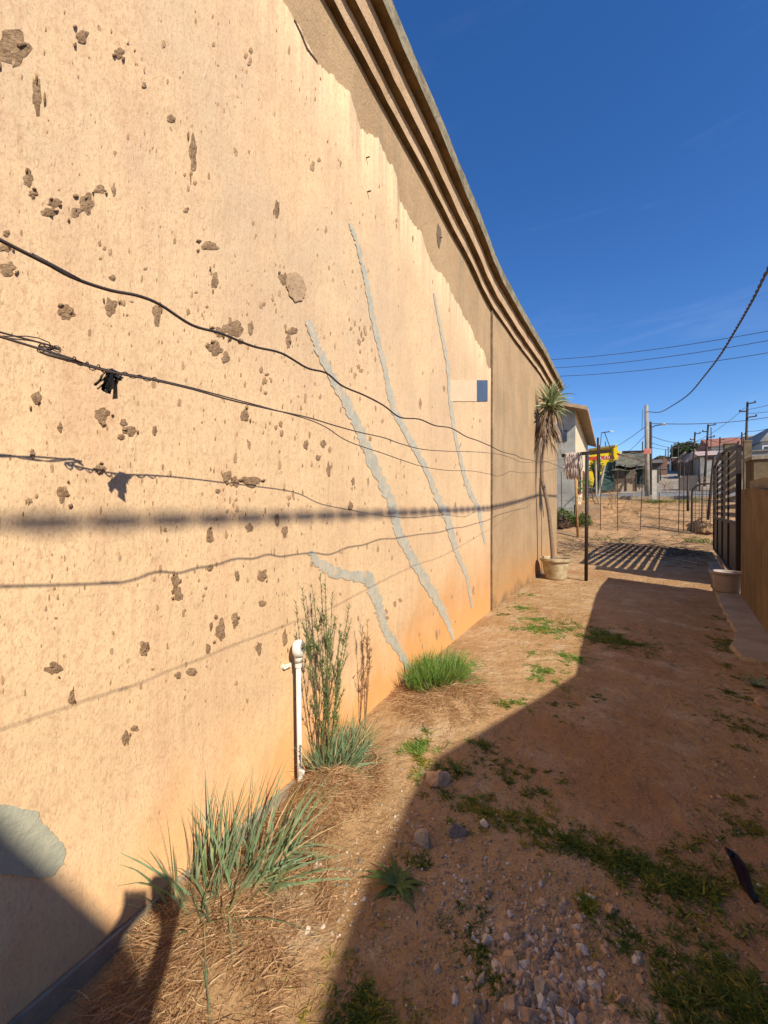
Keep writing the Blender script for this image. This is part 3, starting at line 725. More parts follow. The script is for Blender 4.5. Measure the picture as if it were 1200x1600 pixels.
weed(base, [wp(472, 920, XB-.04), wp(487, 912, XB-.05), wp(500, 898, XB), wp(508, 905, XB+.04), wp(519, 925, XB), wp(546, 945, XB+.03), wp(531, 975, XB), wp(549, 965, XB-.02), wp(478, 960, XB)], 'tall feathery green weed fanning up between pipe and wall stain', (WEEDST, WEEDGR, WEEDDRY), 95, sub=7)
base = wp(570, 1112, .07); base.z = gz(base.x, base.y)
weed(base, [wp(563, 975, .07), wp(574, 970, .06), wp(578, 1000, .08)], 'small dry brown weed standing against the orange-stained wall', (WEEDDRY, WEEDDRY, WEEDDRY), 45, True, 'dry_weed', 4)

# ------------------------------------------------------------ loose ground cover
def tuft(mb, x, y, n, h, sp, mi=0, wd=.004, flat=.5):
    for k in range(n):
        a = random.uniform(0, 2*pi); q = sqrt(random.random())*sp; bx, by = x+cos(a)*q, y+sin(a)*q
        if bx < wx(by)+.02: continue
        a2 = random.uniform(0, 2*pi); d = Vector((cos(a2)*flat, sin(a2)*flat, random.uniform(.3, 1)))
        mb.blade((bx, by, gz(bx, by)-.003), d, h*random.uniform(.4, 1), wd*random.uniform(.6, 1.3), bend=random.uniform(.2, 1.2), seg=3, mi=mi)
mb = MB()
# (px, py, spread px, blades, height m, material)
GR = [(740,1040,16,60,.03,1),(658,1170,26,260,.09,1),(660,1190,16,120,.08,2),(668,1150,14,50,.07,0),(690,1200,26,200,.05,0),(715,1203,12,90,.06,0),(650,1215,20,90,.04,0),
 (765,1180,22,130,.05,0),(790,1205,24,170,.05,0),(828,1215,28,300,.06,0),(845,1225,20,200,.05,0),(755,1165,8,60,.10,0),(800,1155,14,80,.03,2),
 (700,1245,28,200,.04,0),(735,1255,24,300,.05,2),(765,1268,26,340,.055,2),(800,1275,26,300,.05,2),(835,1280,26,260,.05,2),(850,1300,30,320,.05,0),(880,1310,30,380,.05,0),(905,1320,30,380,.05,0),(935,1335,34,420,.05,0),(965,1345,34,440,.05,0),(1000,1360,36,460,.055,0),(1035,1372,38,460,.055,0),(1070,1380,38,420,.055,0),(1110,1395,40,420,.06,0),(1150,1405,44,420,.06,0),(1190,1400,44,380,.07,0),(1185,1330,40,380,.05,0),(1150,1290,26,200,.04,0),(1180,1300,30,260,.04,0),(1090,1345,26,200,.045,0),(1085,1325,20,140,.04,0),
 (1135,1560,60,900,.07,0),(1180,1580,50,600,.07,0),(1080,1590,40,400,.06,0),(990,1500,24,220,.05,0),(985,1520,30,260,.05,0),(1030,1510,28,220,.04,0),(1000,1470,14,120,.05,0),(985,1545,26,160,.04,0),(925,1420,18,160,.06,2),(960,1440,18,90,.03,0),
 (580,1585,60,700,.05,2),(560,1590,40,500,.045,0),(565,1500,24,160,.035,2),(755,1480,30,240,.04,0),(770,1520,26,240,.04,0),(760,1430,26,160,.03,0),(700,1440,24,110,.03,0),(640,1330,22,110,.05,2),(660,1350,18,90,.05,0),(770,1400,20,70,.03,0),
 (815,950,14,110,.05,1),(835,968,16,150,.05,1),(845,985,18,200,.06,1),(850,972,10,60,.05,1),(785,960,8,40,.04,0),(800,985,10,50,.03,1),(880,975,24,150,.04,0),(895,985,22,130,.04,0),(930,990,16,160,.05,1),(855,1065,14,100,.04,1),(880,1025,10,80,.04,1),(850,1050,16,110,.04,1),(900,1030,18,110,.04,1),(870,1078,12,70,.03,1),(830,1020,14,60,.03,1),(810,1098,8,50,.04,1),(788,1102,8,40,.04,0),(830,930,10,70,.04,1),
 (960,998,34,420,.045,0),(990,1005,26,240,.04,0),(940,1003,20,160,.04,0),(885,1130,20,130,.03,0),(890,1108,14,40,.03,0),(930,1090,10,30,.03,0),(735,1290,10,60,.04,0),(1125,1195,10,70,.03,0),(1050,1140,10,20,.03,0),
 (1120,965,12,120,.05,0),(1125,985,12,120,.05,0),(1130,1003,20,320,.07,0),(1135,1015,16,200,.06,0),(1135,1040,24,240,.04,0),(1150,1058,24,240,.04,0),(1140,1080,22,260,.05,0),(1160,1090,20,160,.04,0),(1170,1140,26,280,.045,0),(1135,1120,26,260,.035,0),(1110,1110,18,120,.03,0),(1190,1130,22,200,.04,0),(1180,1070,9,60,.06,0),(1160,1165,14,100,.03,0),(1125,1195,10,60,.03,0),(1105,1085,12,60,.03,0),(1150,1250,20,120,.04,0),(1165,1180,12,90,.03,0)]
for px, py, sp, n, h, mi in GR:
    if py < 1110 and px < 1000: n = int(n*4.5); h *= 1.25; sp *= 1.25
    q = gp(px, py); s_ = sp/FPX*(q-CP).dot(F)
    # spread in sub-clusters for an uneven edge
    for _ in range(max(4, n//6)):
        a = random.uniform(0, 2*pi); r_ = abs(random.gauss(0, .75))*s_
        mm = mi if random.random() < .7 else random.choice((0, 1, 2)) if mi else random.choice((0, 2, 2))
        gx_, gy_ = q.x+cos(a)*r_*1.25, q.y+sin(a)*r_*1.25
        if n3(gx_*7, gy_*7, 11) > .26: continue
        tuft(mb, gx_, gy_, random.randint(6, 26), h*random.uniform(.35, .85), s_*random.uniform(.06, .24), mm, wd=.0045, flat=.9)
for _ in range(170):
    px, py = random.uniform(640, 1200), random.uniform(950, 1590); q = gp(px, py)
    if q.x > 2.3: continue
    tuft(mb, q.x, q.y, random.randint(3, 12), .025, .02, random.choice((0, 0, 2)), flat=1)
mb.build('grass', [GREENDK, GREENBR, GREENYE], kind='stuff')
# loose straw lying on the soil
mb = MB()
for k in range(2600):
    px, py = random.uniform(150, 800), random.uniform(1060, 1600); q = gp(px, py)
    if q.x < .03 or q.x > .95 or random.random() < (q.x-.25)*1.3: continue
    a = random.uniform(0, 2*pi); mb.blade((q.x, q.y, gz(q.x, q.y)+.003), (cos(a), sin(a), .12), random.uniform(.015, .07), .0018, bend=.3, seg=2)
for k in range(1500):
    px, py = random.uniform(560, 1200), random.uniform(860, 1600); q = gp(px, py)
    if q.x < .1 or q.x > 2.6: continue
    a = random.uniform(0, 2*pi); mb.blade((q.x, q.y, gz(q.x, q.y)+.003), (cos(a), sin(a), .1), random.uniform(.01, .05), .0022, bend=.3, seg=2)
mb.build('loose_straw', STRAW, kind='stuff')
# gravel
STONES = [M_('stone_grey', (.44, .345, .235), (.32, .245, .165), 20, .9, .004, 60), M_('stone_tan', (.52, .34, .20), (.42, .26, .14), 20, .9, .004, 60), M_('stone_pale', (.62, .53, .42), (.5, .42, .33), 20, .9, .003, 60), M_('stone_dark', (.25, .205, .155), (.19, .155, .115), 20, .9, .003, 60)]
mb = MB()
def scatter(n, cx, cy, sx, sy, r0, r1):
    for k in range(n):
        px, py = random.gauss(cx, sx), random.gauss(cy, sy)
        if not (150 < px < 1230 and 880 < py < 1660): continue
        q = gp(px, py); r_ = r0+(r1-r0)*random.random()**2.5
        if q.x < .1 or q.x > 2.4: continue
        mb.stone((q.x, q.y, gz(q.x, q.y)+r_*.15), r_, random.uniform(.55, 1.35), random.uniform(.6, 1.1), random.uniform(.4, .85), random.uniform(0, 50), random.choice((0, 1, 1, 1, 2, 3)))
scatter(700, 850, 1500, 45, 60, .004, .0175)
scatter(360, 850, 1570, 60, 40, .004, .019)
scatter(700, 740, 1390, 85, 60, .003, .010)
scatter(300, 660, 1290, 45, 50, .003, .010)
scatter(700, 800, 1450, 170, 110, .0025, .008)
scatter(260, 540, 1360, 40, 60, .003, .010)
scatter(500, 900, 1250, 220, 150, .0022, .006)
scatter(300, 750, 1120, 120, 90, .002, .006)
scatter(260, 1000, 1450, 120, 90, .003, .010)
scatter(160, 1120, 1120, 50, 120, .004, .012)
mb.build('gravel', STONES, kind='stuff')
BS = [(685,1220,19,1,'brown squarish stone in the weeds just inside the shadow edge'),(662,1313,17,0,'grey rounded stone above the leafy rosette weed'),(712,1300,16,3,'blue-grey slanted stone left of the gravel patch'),(799,1505,15,1,'tan block-shaped stone at the left edge of the gravel heap'),(858,1468,11,1,'small upright tan stone at the top of the gravel heap'),(910,1484,10,2,'pale chip of stone lying right of the gravel heap'),(845,1545,13,0,'grey rounded stone in the middle of the gravel heap'),(800,1572,14,1,'orange-tan stone low on the left of the gravel heap'),(825,1588,15,1,'flat tan stone at the bottom edge of the gravel heap'),(757,1287,8,2,'small pale stone below the yellow-green weeds'),(496,1328,8,2,'pale pebble on the straw left of the shadow edge'),(480,1444,7,2,'round pale pebble on the dry straw mat'),(761,1470,9,2,'pale stone in the weedy patch left of the gravel'),(684,1508,7,0,'small grey stone on bare soil below the rosette weed'),(1190,1100,14,1,'lump of broken concrete at the end of the concrete strip'),(955,1425,10,1,'brown stone beside the yellow-green weed tuft')]
for px, py, r_, mi, lab in BS:
    q = gp(px, py); rr_ = r_/FPX*(q-CP).dot(F)*.95; mb = MB()
    mb.stone((q.x, q.y, gz(q.x, q.y)+rr_*.3), rr_, 1.1, .85, .75, px*.37, 0, 3); mb.build('stone', STONES[mi], label=lab, cat='stone', group='loose stones on the soil')
# rosette weeds
def rosette(px, py, s_, n, label, up=.35, mat=GREENDK):
    q = gp(px, py); z = gz(q.x, q.y); t_ = thing('rosette_weed', (q.x, q.y, z), label, 'weed', 'rosette weeds'); mb = MB()
    for k in range(n):
        a = 2*pi*k/n*2.4+random.uniform(-.2, .2); el = up+random.uniform(-.25, .5)
        d = Vector((cos(a), sin(a), el)); mb.blade((q.x, q.y, z), d, s_*random.uniform(.5, 1.15), s_*.13, bend=.8, seg=4, side=Vector((-sin(a), cos(a), 0)))
    mb.build('leaves', mat, t_)
rosette(620, 1380, .12, 44, 'broad leafy rosette weed in the shade below the grey stone', mat=leafmat('rosette_leaf', (.075, .13, .03), (.11, .17, .045), None, 20))
rosette(1180, 1072, .14, 16, 'blue-green spiky weed beside the broken end of the concrete strip', .8, GREENBL)
rosette(713, 1203, .08, 18, 'spiky green rosette right of the brown squarish stone', .9)
# black crumpled thing in the weeds
q = gp(1168, 1400); mb = MB(); z0 = gz(q.x, q.y)
P = [Vector((q.x+.02, q.y-.02, z0)), Vector((q.x+.0, q.y, z0+.03)), Vector((q.x-.012, q.y+.01, z0+.07)), Vector((q.x-.03, q.y+.015, z0+.10)), Vector((q.x-.05, q.y+.02, z0+.115))]
b = 0
Pq = smoothpts(P, 4)
for i, pt_ in enumerate(Pq):
    t = i/(len(Pq)-1); ww = .006+.017*sin(pi*min(1, t*1.05))
    for s_, zo in ((-1, 0), (-.3, .006), (.4, -.004), (1, .003)): mb.v.append(tuple(pt_+Vector((.75*ww*s_, .5*ww*s_+zo, zo+.003*n3(i, s_*3)))))
for i in range(len(Pq)-1):
    for j in range(3): mb.f.append((i*4+j, i*4+j+1, i*4+j+5, i*4+j+4)); mb.m.append(0)
ob = mb.build('rubber_scrap', M_('dark_scrap', (.022, .013, .014), (.05, .02, .02), 30, .5, .003, 60), smooth_=True, label='dark curled scrap of rubber or plastic sticking up from the weeds', cat='scrap')
md = ob.modifiers.new('s', 'SOLIDIFY'); md.thickness = .003

# ------------------------------------------------------------ right hand side: low wall, tub, sticks, pier, gate
LOWPL = plaster('ochre_plaster', (.27, .185, .095), (.18, .125, .07), (.085, .065, .04), False, .008, (1, 1.3, .6))
PIERPL = plaster('shaded_ochre_plaster', (.20, .145, .085), (.13, .10, .06), (.09, .07, .045), False, .008, (1, 1, .7))  # shade that nothing casts on the pier is put into this darker colour
lw = thing('boundary_wall', (2.8, 6, 0), 'low ochre plastered boundary wall on the right edge, in shade', 'wall')
mb = MB(); Yk = [2.2, 2.9, 3.6, 4.3, 5, 5.7, 6.4, 7.05, 7.4]; zk = [1.12, 1.2, 1.28, 1.35, 1.42, 1.48, 1.52, 1.53, 1.54]
for y, z in zip(Yk, zk):
    x = wallx(y)
    for q in ((x-.012, y, -.1), (x, y, .14), (x, y, z-.07), (x, y, z), (x+.2, y, z), (x+.2, y, -.1)): mb.v.append(q)
for i in range(len(Yk)-1):
    for j in range(5): mb.f.append((i*6+j, i*6+j+1, (i+1)*6+j+1, (i+1)*6+j)); mb.m.append(0)
for e in (0, (len(Yk)-1)*6): mb.f.append(tuple(e+j for j in range(6))); mb.m.append(0)
mb.build('wall', LOWPL, lw)
mb = MB()
for i in range(len(Yk)-1):
    a = Vector((wallx(Yk[i])+.1, Yk[i], zk[i]+.01)); b_ = Vector((wallx(Yk[i+1])+.1, Yk[i+1], zk[i+1]+.01))
    mb.bar(a, b_, .016, .215)
mb.build('coping', M_('mortar_cap', (.34, .27, .18), (.24, .185, .12), 18, .95, .01, 40), lw)
# tub
bc = gp(1136, 929); bc.z = .045; KT = .74
tub = thing('plastic_tub', bc, 'grey-beige round plastic tub standing on the concrete strip by the wall', 'tub')
TUBM = M_('tub_plastic', (.40, .33, .28), (.35, .28, .23), 5, .55, 0)
mb = MB(); TS = lambda q: [(r_*KT, z*KT) for r_, z in q]
mb.lathe(TS([(0, .0), (.185, .0), (.195, .015), (.238, .36), (.24, .37)]), 40, bc); mb.lathe(TS([(.236, .37), (.222, .355), (.185, .03), (0, .025)]), 40, bc); mb.build('body', TUBM, tub, smooth_=True)
mb = MB(); mb.lathe(TS([(.238, .355), (.262, .35), (.264, .395), (.255, .402), (.236, .402), (.236, .37)]), 40, bc); mb.build('rim', TUBM, tub, smooth_=True)
# sticks leaning behind the tub
pale = M_('pale_wood', (.62, .46, .30), (.5, .34, .2), 12, .8, .003, 40)
for (a, b_, wd, lab) in (((1138, 905), (1120, 868), .05, 'short pale broken board leaning behind the tub'), ((1150, 905), (1126, 875), .025, 'thin pale stick leaning behind the tub beside the board')):
    A = gp(a[0], a[1]-6); A.z = .05; A = dp(a[0], a[1], D0+.9); B_ = dp(b_[0], b_[1], D0+1.25)
    mb = MB(); mb.bar(A, B_, wd, .02); mb.build('wood_stick', pale, label=lab, cat='stick', group='pale sticks behind the tub')
# pier and cross wall of the neighbour
GREYPL = plaster('grey_plaster', (.30, .25, .19), (.22, .18, .135), (.15, .12, .09), False)
pier = thing('gate_pier', (3.38, 8.35, 0), 'tall ochre plastered gate pier with grey wall beyond the low wall', 'pier')
mb = MB(); mb.box((3.38, 8.35, .98), (.34, .42, 2.1)); mb.build('pier', PIERPL, pier)
mb = MB(); mb.box((5.1, 8.4, .96), (3.1, .22, 2.02)); mb.build('cross_wall', PIERPL, pier)
mb = MB(); mb.box((3.38, 8.35, 2.055), (.40, .48, .05)); mb.box((5.12, 8.4, 1.995), (3.08, .27, .045)); mb.build('coping', M_('mortar_cap2', (.30, .25, .18), (.20, .16, .11), 18, .95, .01, 40), pier)
# gate
ga, gb = Vector((3.16, 8.75, 0)), Vector((3.97, 15.1, 0)); gd = (gb-ga); GL = gd.length; gd.normalize(); gn = Vector((-gd.y, gd.x, 0))
gate = thing('driveway_gate', ga, 'large dark steel gate leaf with slatted top and solid lower panel, opened along the yard', 'gate')
def G(u, z): return ga+gd*u+Vector((0, 0, z))
mb = MB()
for a, b_ in (((0, .08), (0, 2.3)), ((GL, .08), (GL, 2.52)), ((0, .1), (GL, .1)), ((0, 1.02), (GL, 1.02)), ((GL/2, .1), (GL/2, 2.6))):
    mb.bar(G(*a), G(*b_), .07, .05)
topc = [G(GL*i/14, 2.32+.22*i/14+.16*sin(pi*i/14)) for i in range(15)]
for i in range(14): mb.bar(topc[i], topc[i+1], .055, .045)
mb.build('frame', STEEL, gate)
mb = MB()
for i in range(9):
    z = 1.16+i*.152
    mb.bar(G(.03, z), G(GL-.03, z), .012, .06) if 0 else mb.box(G(GL/2, z), (GL-.05, .02, .082), rz=math.atan2(gd.y, gd.x))
mb.build('slats', M_('weathered_slat', (.12, .095, .075), (.075, .058, .045), 10, .6, 0, metal=.2), gate)
mb = MB(); mb.box(G(GL/2, .56), (GL-.03, .012, .86), rz=math.atan2(gd.y, gd.x)); mb.build('lower_panel', M_('brown_sheet', (.085, .055, .038), (.06, .04, .03), 3, .55, .003, 6, .2), gate)
for u in (GL*.25, GL*.75):
    mb = MB(); mb.bar(G(u, .13)-gn*.0+gn*.02, G(u, 2.42)+gn*.02, .03, .03); mb.build('upright', STEEL, gate)
mb = MB(); mb.box(G(GL+.02, 1.25), (.16, .05, .06), rz=math.atan2(gd.y, gd.x)); mb.tube([G(GL+.1, 1.25), G(GL+.1, 1.12)], .018, 8); mb.build('bolt', STEEL, gate)
# hose
hp = [gp(x, y) for x, y in ((919, 867), (940, 867), (965, 868), (1000, 869), (1035, 872), (1060, 876), (1085, 881), (1108, 884), (1113, 886), (1113, 891))]
mb = MB(); mb.tube(smoothpts([Vector((p.x, p.y, gz(p.x, p.y)+.022+.01*n3(p.x*2, 1))) for p in hp], 4), .017, 8)
mb.build('hose', M_('pale_hose', (.36, .27, .19), (.25, .18, .12), 10, .6, 0), smooth_=True, label='thin pale hose lying across the shaded ground before the gate', cat='hose')

# ------------------------------------------------------------ beyond the yard: fence
FY = 18.3
fence = thing('wire_fence', (1, FY, gz(1, FY)), 'rusty stake and wire netting fence across the end of the yard', 'fence')
mb = MB()
stk = [(877, 737, 878, 815), (939, 755, 938, 825), (965, 735, 965, 830), (1005, 728, 1000, 828), (1063, 712, 1060, 812), (1069, 729, 1068, 826), (1097, 760, 1096, 820), (1030, 770, 1030, 825)]
for x0, y0, x1, y1 in stk:
    a, b_ = yp(x0, y0, FY), yp(x1, y1, FY); b_.z = gz(b_.x, FY)-.1
    mb = MB(); mb.tube([b_, a], .016, 6); mb.build('stake', RUST, fence)
mb = MB(); xa, xb = yp(872, 800, FY).x, yp(1085, 800, FY).x
nxw = 60
for i in range(nxw):                     # drooping netting
    for s_ in (1, -1):
        P = []
        for k in range(9):
            t = k/8; x = xa+(xb-xa)*(i/nxw)+s_*t*.9+.05*n3(i*.7, k*.5); z = gz(x, FY)+.05+t*(1.25+.35*n3(x*.9, 2)); P.append((x, FY+.04*n3(x*2, k), z))
        if i % 3 == 0: mb.tube(P, .0028, 3, cap=False)
for k in range(5):
    P = [(xa+(xb-xa)*i/50, FY, gz(xa+(xb-xa)*i/50, FY)+.25+.32*k*(1+.12*n3(i*.2, k))+.08*n3(i*.25, k*3)) for i in range(51)]
    mb.tube(P, .0035, 4, cap=False)
mb.build('netting', RUST, fence)
# orange pole
a, b_ = yp(899, 738, 17.3), yp(903, 834, 17.3); b_.z = gz(b_.x, 17.3)-.1
mb = MB(); mb.tube([b_, a], .045, 8); mb.build('wooden_pole', M_('orange_wood', (.42, .22, .07), (.30, .15, .05), 10), smooth_=True, label='orange-brown timber pole standing left of the washing line post', cat='pole')
# arched mesh gate
ag = thing('mesh_gate', yp(1102, 820, 18.0), 'small round-cornered steel mesh gate beyond the big gate', 'gate')
Yg = 18.0; x0, x1 = yp(1081, 800, Yg).x, yp(1128, 800, Yg).x; zt = yp(1100, 756, Yg).z; zb = gz(x0, Yg)+.05
mb = MB(); P = [Vector((x0, Yg, zb)), Vector((x0, Yg, zt-.4))]+[Vector((x0+.35-.35*cos(t*pi/12), Yg, zt-.35+.35*sin(t*pi/12))) for t in range(1, 7)]+[Vector((x1, Yg, zt))]+[Vector((x1, Yg, zb))]
mb.tube(P, .035, 8); mb.build('frame', STEEL, ag)
mb = MB()
for i in range(1, 8): x = x0+(x1-x0)*i/8; mb.tube([(x, Yg, zb), (x, Yg, zt)], .008, 4)
for i in range(12): z = zb+(zt-.1-zb)*i/12; mb.tube([(x0, Yg, z), (x1, Yg, z)], .008, 4)
mb.build('mesh', RUST, ag)
# leaning pole
a, b_ = yp(1116, 713, 19.5), yp(1105, 797, 19.5); b_.z = gz(b_.x, 19.5)-.1
mb = MB(); mb.tube([b_, a], .05, 8); mb.build('leaning_pole', STEEL, smooth_=True, label='dark pole leaning right, behind the mesh gate', cat='pole')
# soil bank in front of the fence
mb = MB()
def bankpile(px, py, s_, label, name, mat, sz=.45, sub=3):
    q = gp(px, py); mb = MB(); mb.stone((q.x, q.y, gz(q.x, q.y)), s_, 1.5, .8, sz, px, 0, sub+1)
    return mb.build(name, mat, label=label, cat='mound' if 'mound' in name else 'heap')
bankpile(1095, 848, .75, 'low dark earth mound beyond the slatted shadow', 'earth_mound', EARTH, .5)
bankpile(975, 838, .55, 'low dry earth mound at the foot of the fence', 'earth_mound', EARTH, .22)
# scattered broken blocks
for i, (px, py, s_) in enumerate(((1108, 838, .22), (1098, 832, .2))):
    q = gp(px, py); mb = MB(); mb.box((q.x, q.y, .12+i*.02), (.5, .2, .25), rz=.3*i); mb.build('cement_block', CONC, label=('grey cement block on the right end of the dark mound', 'weathered cement block on the left of its twin by the dark mound')[i], cat='block')
# dead leaf heap
q = gp(880, 842); hp_ = thing('dead_leaf_heap', (q.x, q.y, gz(q.x, q.y)), 'dark brown heap of dead leaves at the end of the brown wall', 'heap'); mb = MB()
for k in range(520):
    a = random.uniform(0, 2*pi); r_ = random.random()*.36; z = (.36-r_)*random.random()*1.35
    d = Vector((random.uniform(-1, 1), random.uniform(-1, 1), random.uniform(-.2, .9)))
    mb.blade((q.x+cos(a)*r_, q.y+sin(a)*r_, gz(q.x, q.y)+z), d, random.uniform(.1, .25), .05, bend=.8, seg=3)
mb.build('leaves', leafmat('dead_leaf', (.11, .06, .035), (.18, .105, .06), (.07, .04, .03), 8, .05), hp_)
# sapling
def branches(mb, ml, p, d, ln, r_, lev, leafp, lsz):
    Q = [p]
    for i in range(4):
        d = (d+Vector((random.uniform(-.25, .25), random.uniform(-.25, .25), random.uniform(-.1, .2)))).normalized(); Q.append(Q[-1]+d*ln/4)
    mb.tube(Q, [r_, r_*.85, r_*.7, r_*.6, r_*.45], 5)
    if lev > 0:
        for i in range(3):
            a = random.uniform(0, 2*pi); d2 = (d+Vector((cos(a)*.8, sin(a)*.8, random.uniform(-.1, .4)))).normalized(); branches(mb, ml, Q[random.choice((2, 3, 4))], d2, ln*.65, r_*.5, lev-1, leafp, lsz)
    for k in range(leafp if lev < 2 else 0):
        ml.blade(Q[-1]+Vector((random.uniform(-.08, .08), random.uniform(-.08, .08), random.uniform(-.05, .08))), Vector((random.uniform(-1, 1), random.uniform(-1, 1), random.uniform(-.6, .5))), lsz, lsz*.45, bend=.5, seg=2)
q = gp(937, 838); sap = thing('sapling', (q.x, q.y, gz(q.x, q.y)), 'thin mostly bare young tree in front of the fence, few green leaves', 'tree')
mb, ml = MB(), MB()
branches(mb, ml, Vector((q.x, q.y, gz(q.x, q.y)-.05)), Vector((-.12, 0, 1)), 1.1, .04, 2, 5, .13)
branches(mb, ml, Vector((q.x+.05, q.y, gz(q.x, q.y)-.05)), Vector((-.4, .1, 1)), 1.0, .03, 2, 4, .13)
branches(mb, ml, Vector((q.x-.3, q.y, gz(q.x, q.y)+1.0)), Vector((-.6, .1, .6)), .8, .02, 1, 4, .13)
mb.build('trunk', M_('bark', (.17, .11, .075), (.1, .07, .05), 20), sap); ml.build('leaves', leafmat('sap_leaf', (.09, .18, .03), (.16, .26, .05), None, 6), sap)

for i, (px, py, n_, lab) in enumerate(((912, 838, 5, 'dry leafless shrub just right of the orange-brown pole'), (955, 836, 6, 'dry tangled shrub in the middle of the fence foot'), (1048, 830, 5, 'dry twiggy shrub left of the mesh gate'), (1090, 826, 4, 'dry twiggy shrub behind the dark earth mound'))):
    q = gp(px, py); sh = thing('dry_shrub', (q.x, q.y, gz(q.x, q.y)), lab, 'shrub', 'dry shrubs along the fence'); mb, ml = MB(), MB()
    for k in range(n_): branches(mb, ml, Vector((q.x+random.gauss(0, .2), q.y+random.gauss(0, .15), gz(q.x, q.y)-.03)), Vector((random.gauss(0, .6), random.gauss(0, .4), 1)), random.uniform(.35, .7), .014, 2, 2, .05)
    mb.build('twigs', WEEDDRY, sh); ml.build('leaves', STRAW, sh)
# ------------------------------------------------------------ far house on the left
def tree_leaves(ml, c, rx, ry, rz, n, sz, seed=0):
    for k in range(n):
        a = random.uniform(0, 2*pi); el = math.asin(random.uniform(-.75, 1)); r_ = (.55+.45*random.random())
        d = Vector((cos(a)*cos(el), sin(a)*cos(el), sin(el))); lump = 1+.35*n3(d.x*2.2+seed, d.y*2.2, d.z*2.2)
        p = Vector(c)+Vector((d.x*rx, d.y*ry, d.z*rz))*r_*lump
        ml.blade(p, Vector((random.uniform(-1, 1), random.uniform(-1, 1), random.uniform(-1, 1))), sz*random.uniform(.6, 1.3), sz*.7, bend=.3, seg=1)
fh = thing('far_house', (0, 20, gz(0, 20)), 'cream fronted house with mouldy grey side wall beyond the brown wall', 'house')
YA, YB = 20.0, 31.0; XF = yp(899, 700, YA).x
zE = yp(901, 640, YA).z; zg = gz(XF, YA)
XL = XF-7.5
CREAM = plaster('cream_paint', (.68, .58, .40), (.60, .50, .34), (.5, .40, .26), False)
MOULD = M_('mouldy_grey', (.40, .37, .31), (.27, .26, .225), 1.6, .95, .01, 20)
mb = MB()
mb.v = [(XL, YA, zg-.5), (XF, YA, zg-.5), (XF, YA, zE), ((XL+XF)/2, YA, zE+1.2), (XL, YA, zE)]; mb.f = [(0, 1, 2, 3, 4)]; mb.m = [0]; mb.build('side_wall', MOULD, fh)
mb = MB(); mb.v = [(XF, YA+.003, zg-.5), (XF, YB, zg-.5), (XF, YB, zE-.1), (XF, YA+.003, zE), (XL, YB, zg-.5), (XL, YB, zE-.1)]; mb.f = [(0, 1, 2, 3), (1, 4, 5, 2)]; mb.m = [0, 0]; mb.build('front_wall', CREAM, fh)
ROOFM = M_('old_roof', (.30, .22, .15), (.22, .16, .11), 3, .9, .01, 20)
mb = MB(); xm = (XL+XF)/2
for y0, y1 in ((YA-.5, YB+.3),):
    for (xa_, za), (xb_, zb_) in (((XF+.5, zE-.12), (xm, zE+1.3)), ((xm, zE+1.3), (XL-.5, zE-.12))):
        mb.v += [(xa_, y0, za), (xa_, y1, za), (xb_, y1, zb_), (xb_, y0, zb_)]; b = len(mb.v)-4; mb.f.append((b, b+1, b+2, b+3)); mb.m.append(0)
o = mb.build('roof', ROOFM, fh); md = o.modifiers.new('s', 'SOLIDIFY'); md.thickness = .07
mb = MB(); mb.bar((XF+.51, YA-.5, zE-.14), (XF+.51, YB+.3, zE-.14), .05, .12); mb.bar((XF+.5, YA-.52, zE-.1), (xm, YA-.52, zE+1.32), .05, .16); mb.build('fascia_board', M_('fascia', (.5, .36, .22), (.36, .24, .14), 5), fh)
GLASSD = M_('dark_glass', (.03, .035, .04), (.05, .05, .055), 2, .12, 0, spec=.6)
for yy, ww in ((22.3, 1.3), (25.6, .9), (28.6, 1.4)):
    dor = ww == .9
    z0, z1 = (zg+.5, zg+2.6) if dor else (zg+1.35, zg+2.75)
    mb = MB(); mb.box((XF+.025, yy, (z0+z1)/2), (.09, ww+.16, z1-z0+.16)); f_ = mb.build('door' if dor else 'window', M_('frame_brown', (.25, .1, .06), (.2, .08, .05), 5), fh)
    mb = MB(); mb.box((XF+.06, yy, (z0+z1)/2), (.03, ww, z1-z0)); mb.build('panel' if dor else 'pane', GLASSD if not dor else RUST, f_)
mb = MB(); mb.box((XF-.62, YA-.02, zE-1.15), (.55, .05, .5)); mb.build('vent_opening', GLASSD, fh)
mb = MB(); mb.box((XF+.5, (YA+YB)/2, zg+.1), (1.1, YB-YA, 1.2)); mb.build('plinth', M_('orange_base', (.5, .34, .2), (.42, .25, .13), 3), fh)
mb = MB(); mb.tube([(XF+.72, YA+7.2, zg), (XF+.72, YA+7.2, zE-.2)], .06, 8); mb.tube([(XF+.72, YA+10.4, zg), (XF+.72, YA+10.4, zE-.2)], .06, 8); mb.build('porch_post', STEEL, fh)
# shrub at its foot
for i, (px, py, yy, s_, lab) in enumerate(((880, 795, 19.2, .55, 'small green shrub at the foot of the grey side wall'), (909, 802, 18.9, .4, 'small green bush left of the washing line post'))):
    c_ = yp(px, py, yy); sh = thing('shrub', (c_.x, yy, gz(c_.x, yy)), lab, 'shrub'); ml = MB(); tree_leaves(ml, (c_.x, yy, gz(c_.x, yy)+s_*.5), s_, s_, s_*.8, 700, .09, i*5); ml.build('leaves', GREENDK, sh)
    mb = MB(); mb.tube([(c_.x, yy, gz(c_.x, yy)-.1), (c_.x, yy, gz(c_.x, yy)+s_*.5)], .03, 6); mb.build('stem', RUST, sh)

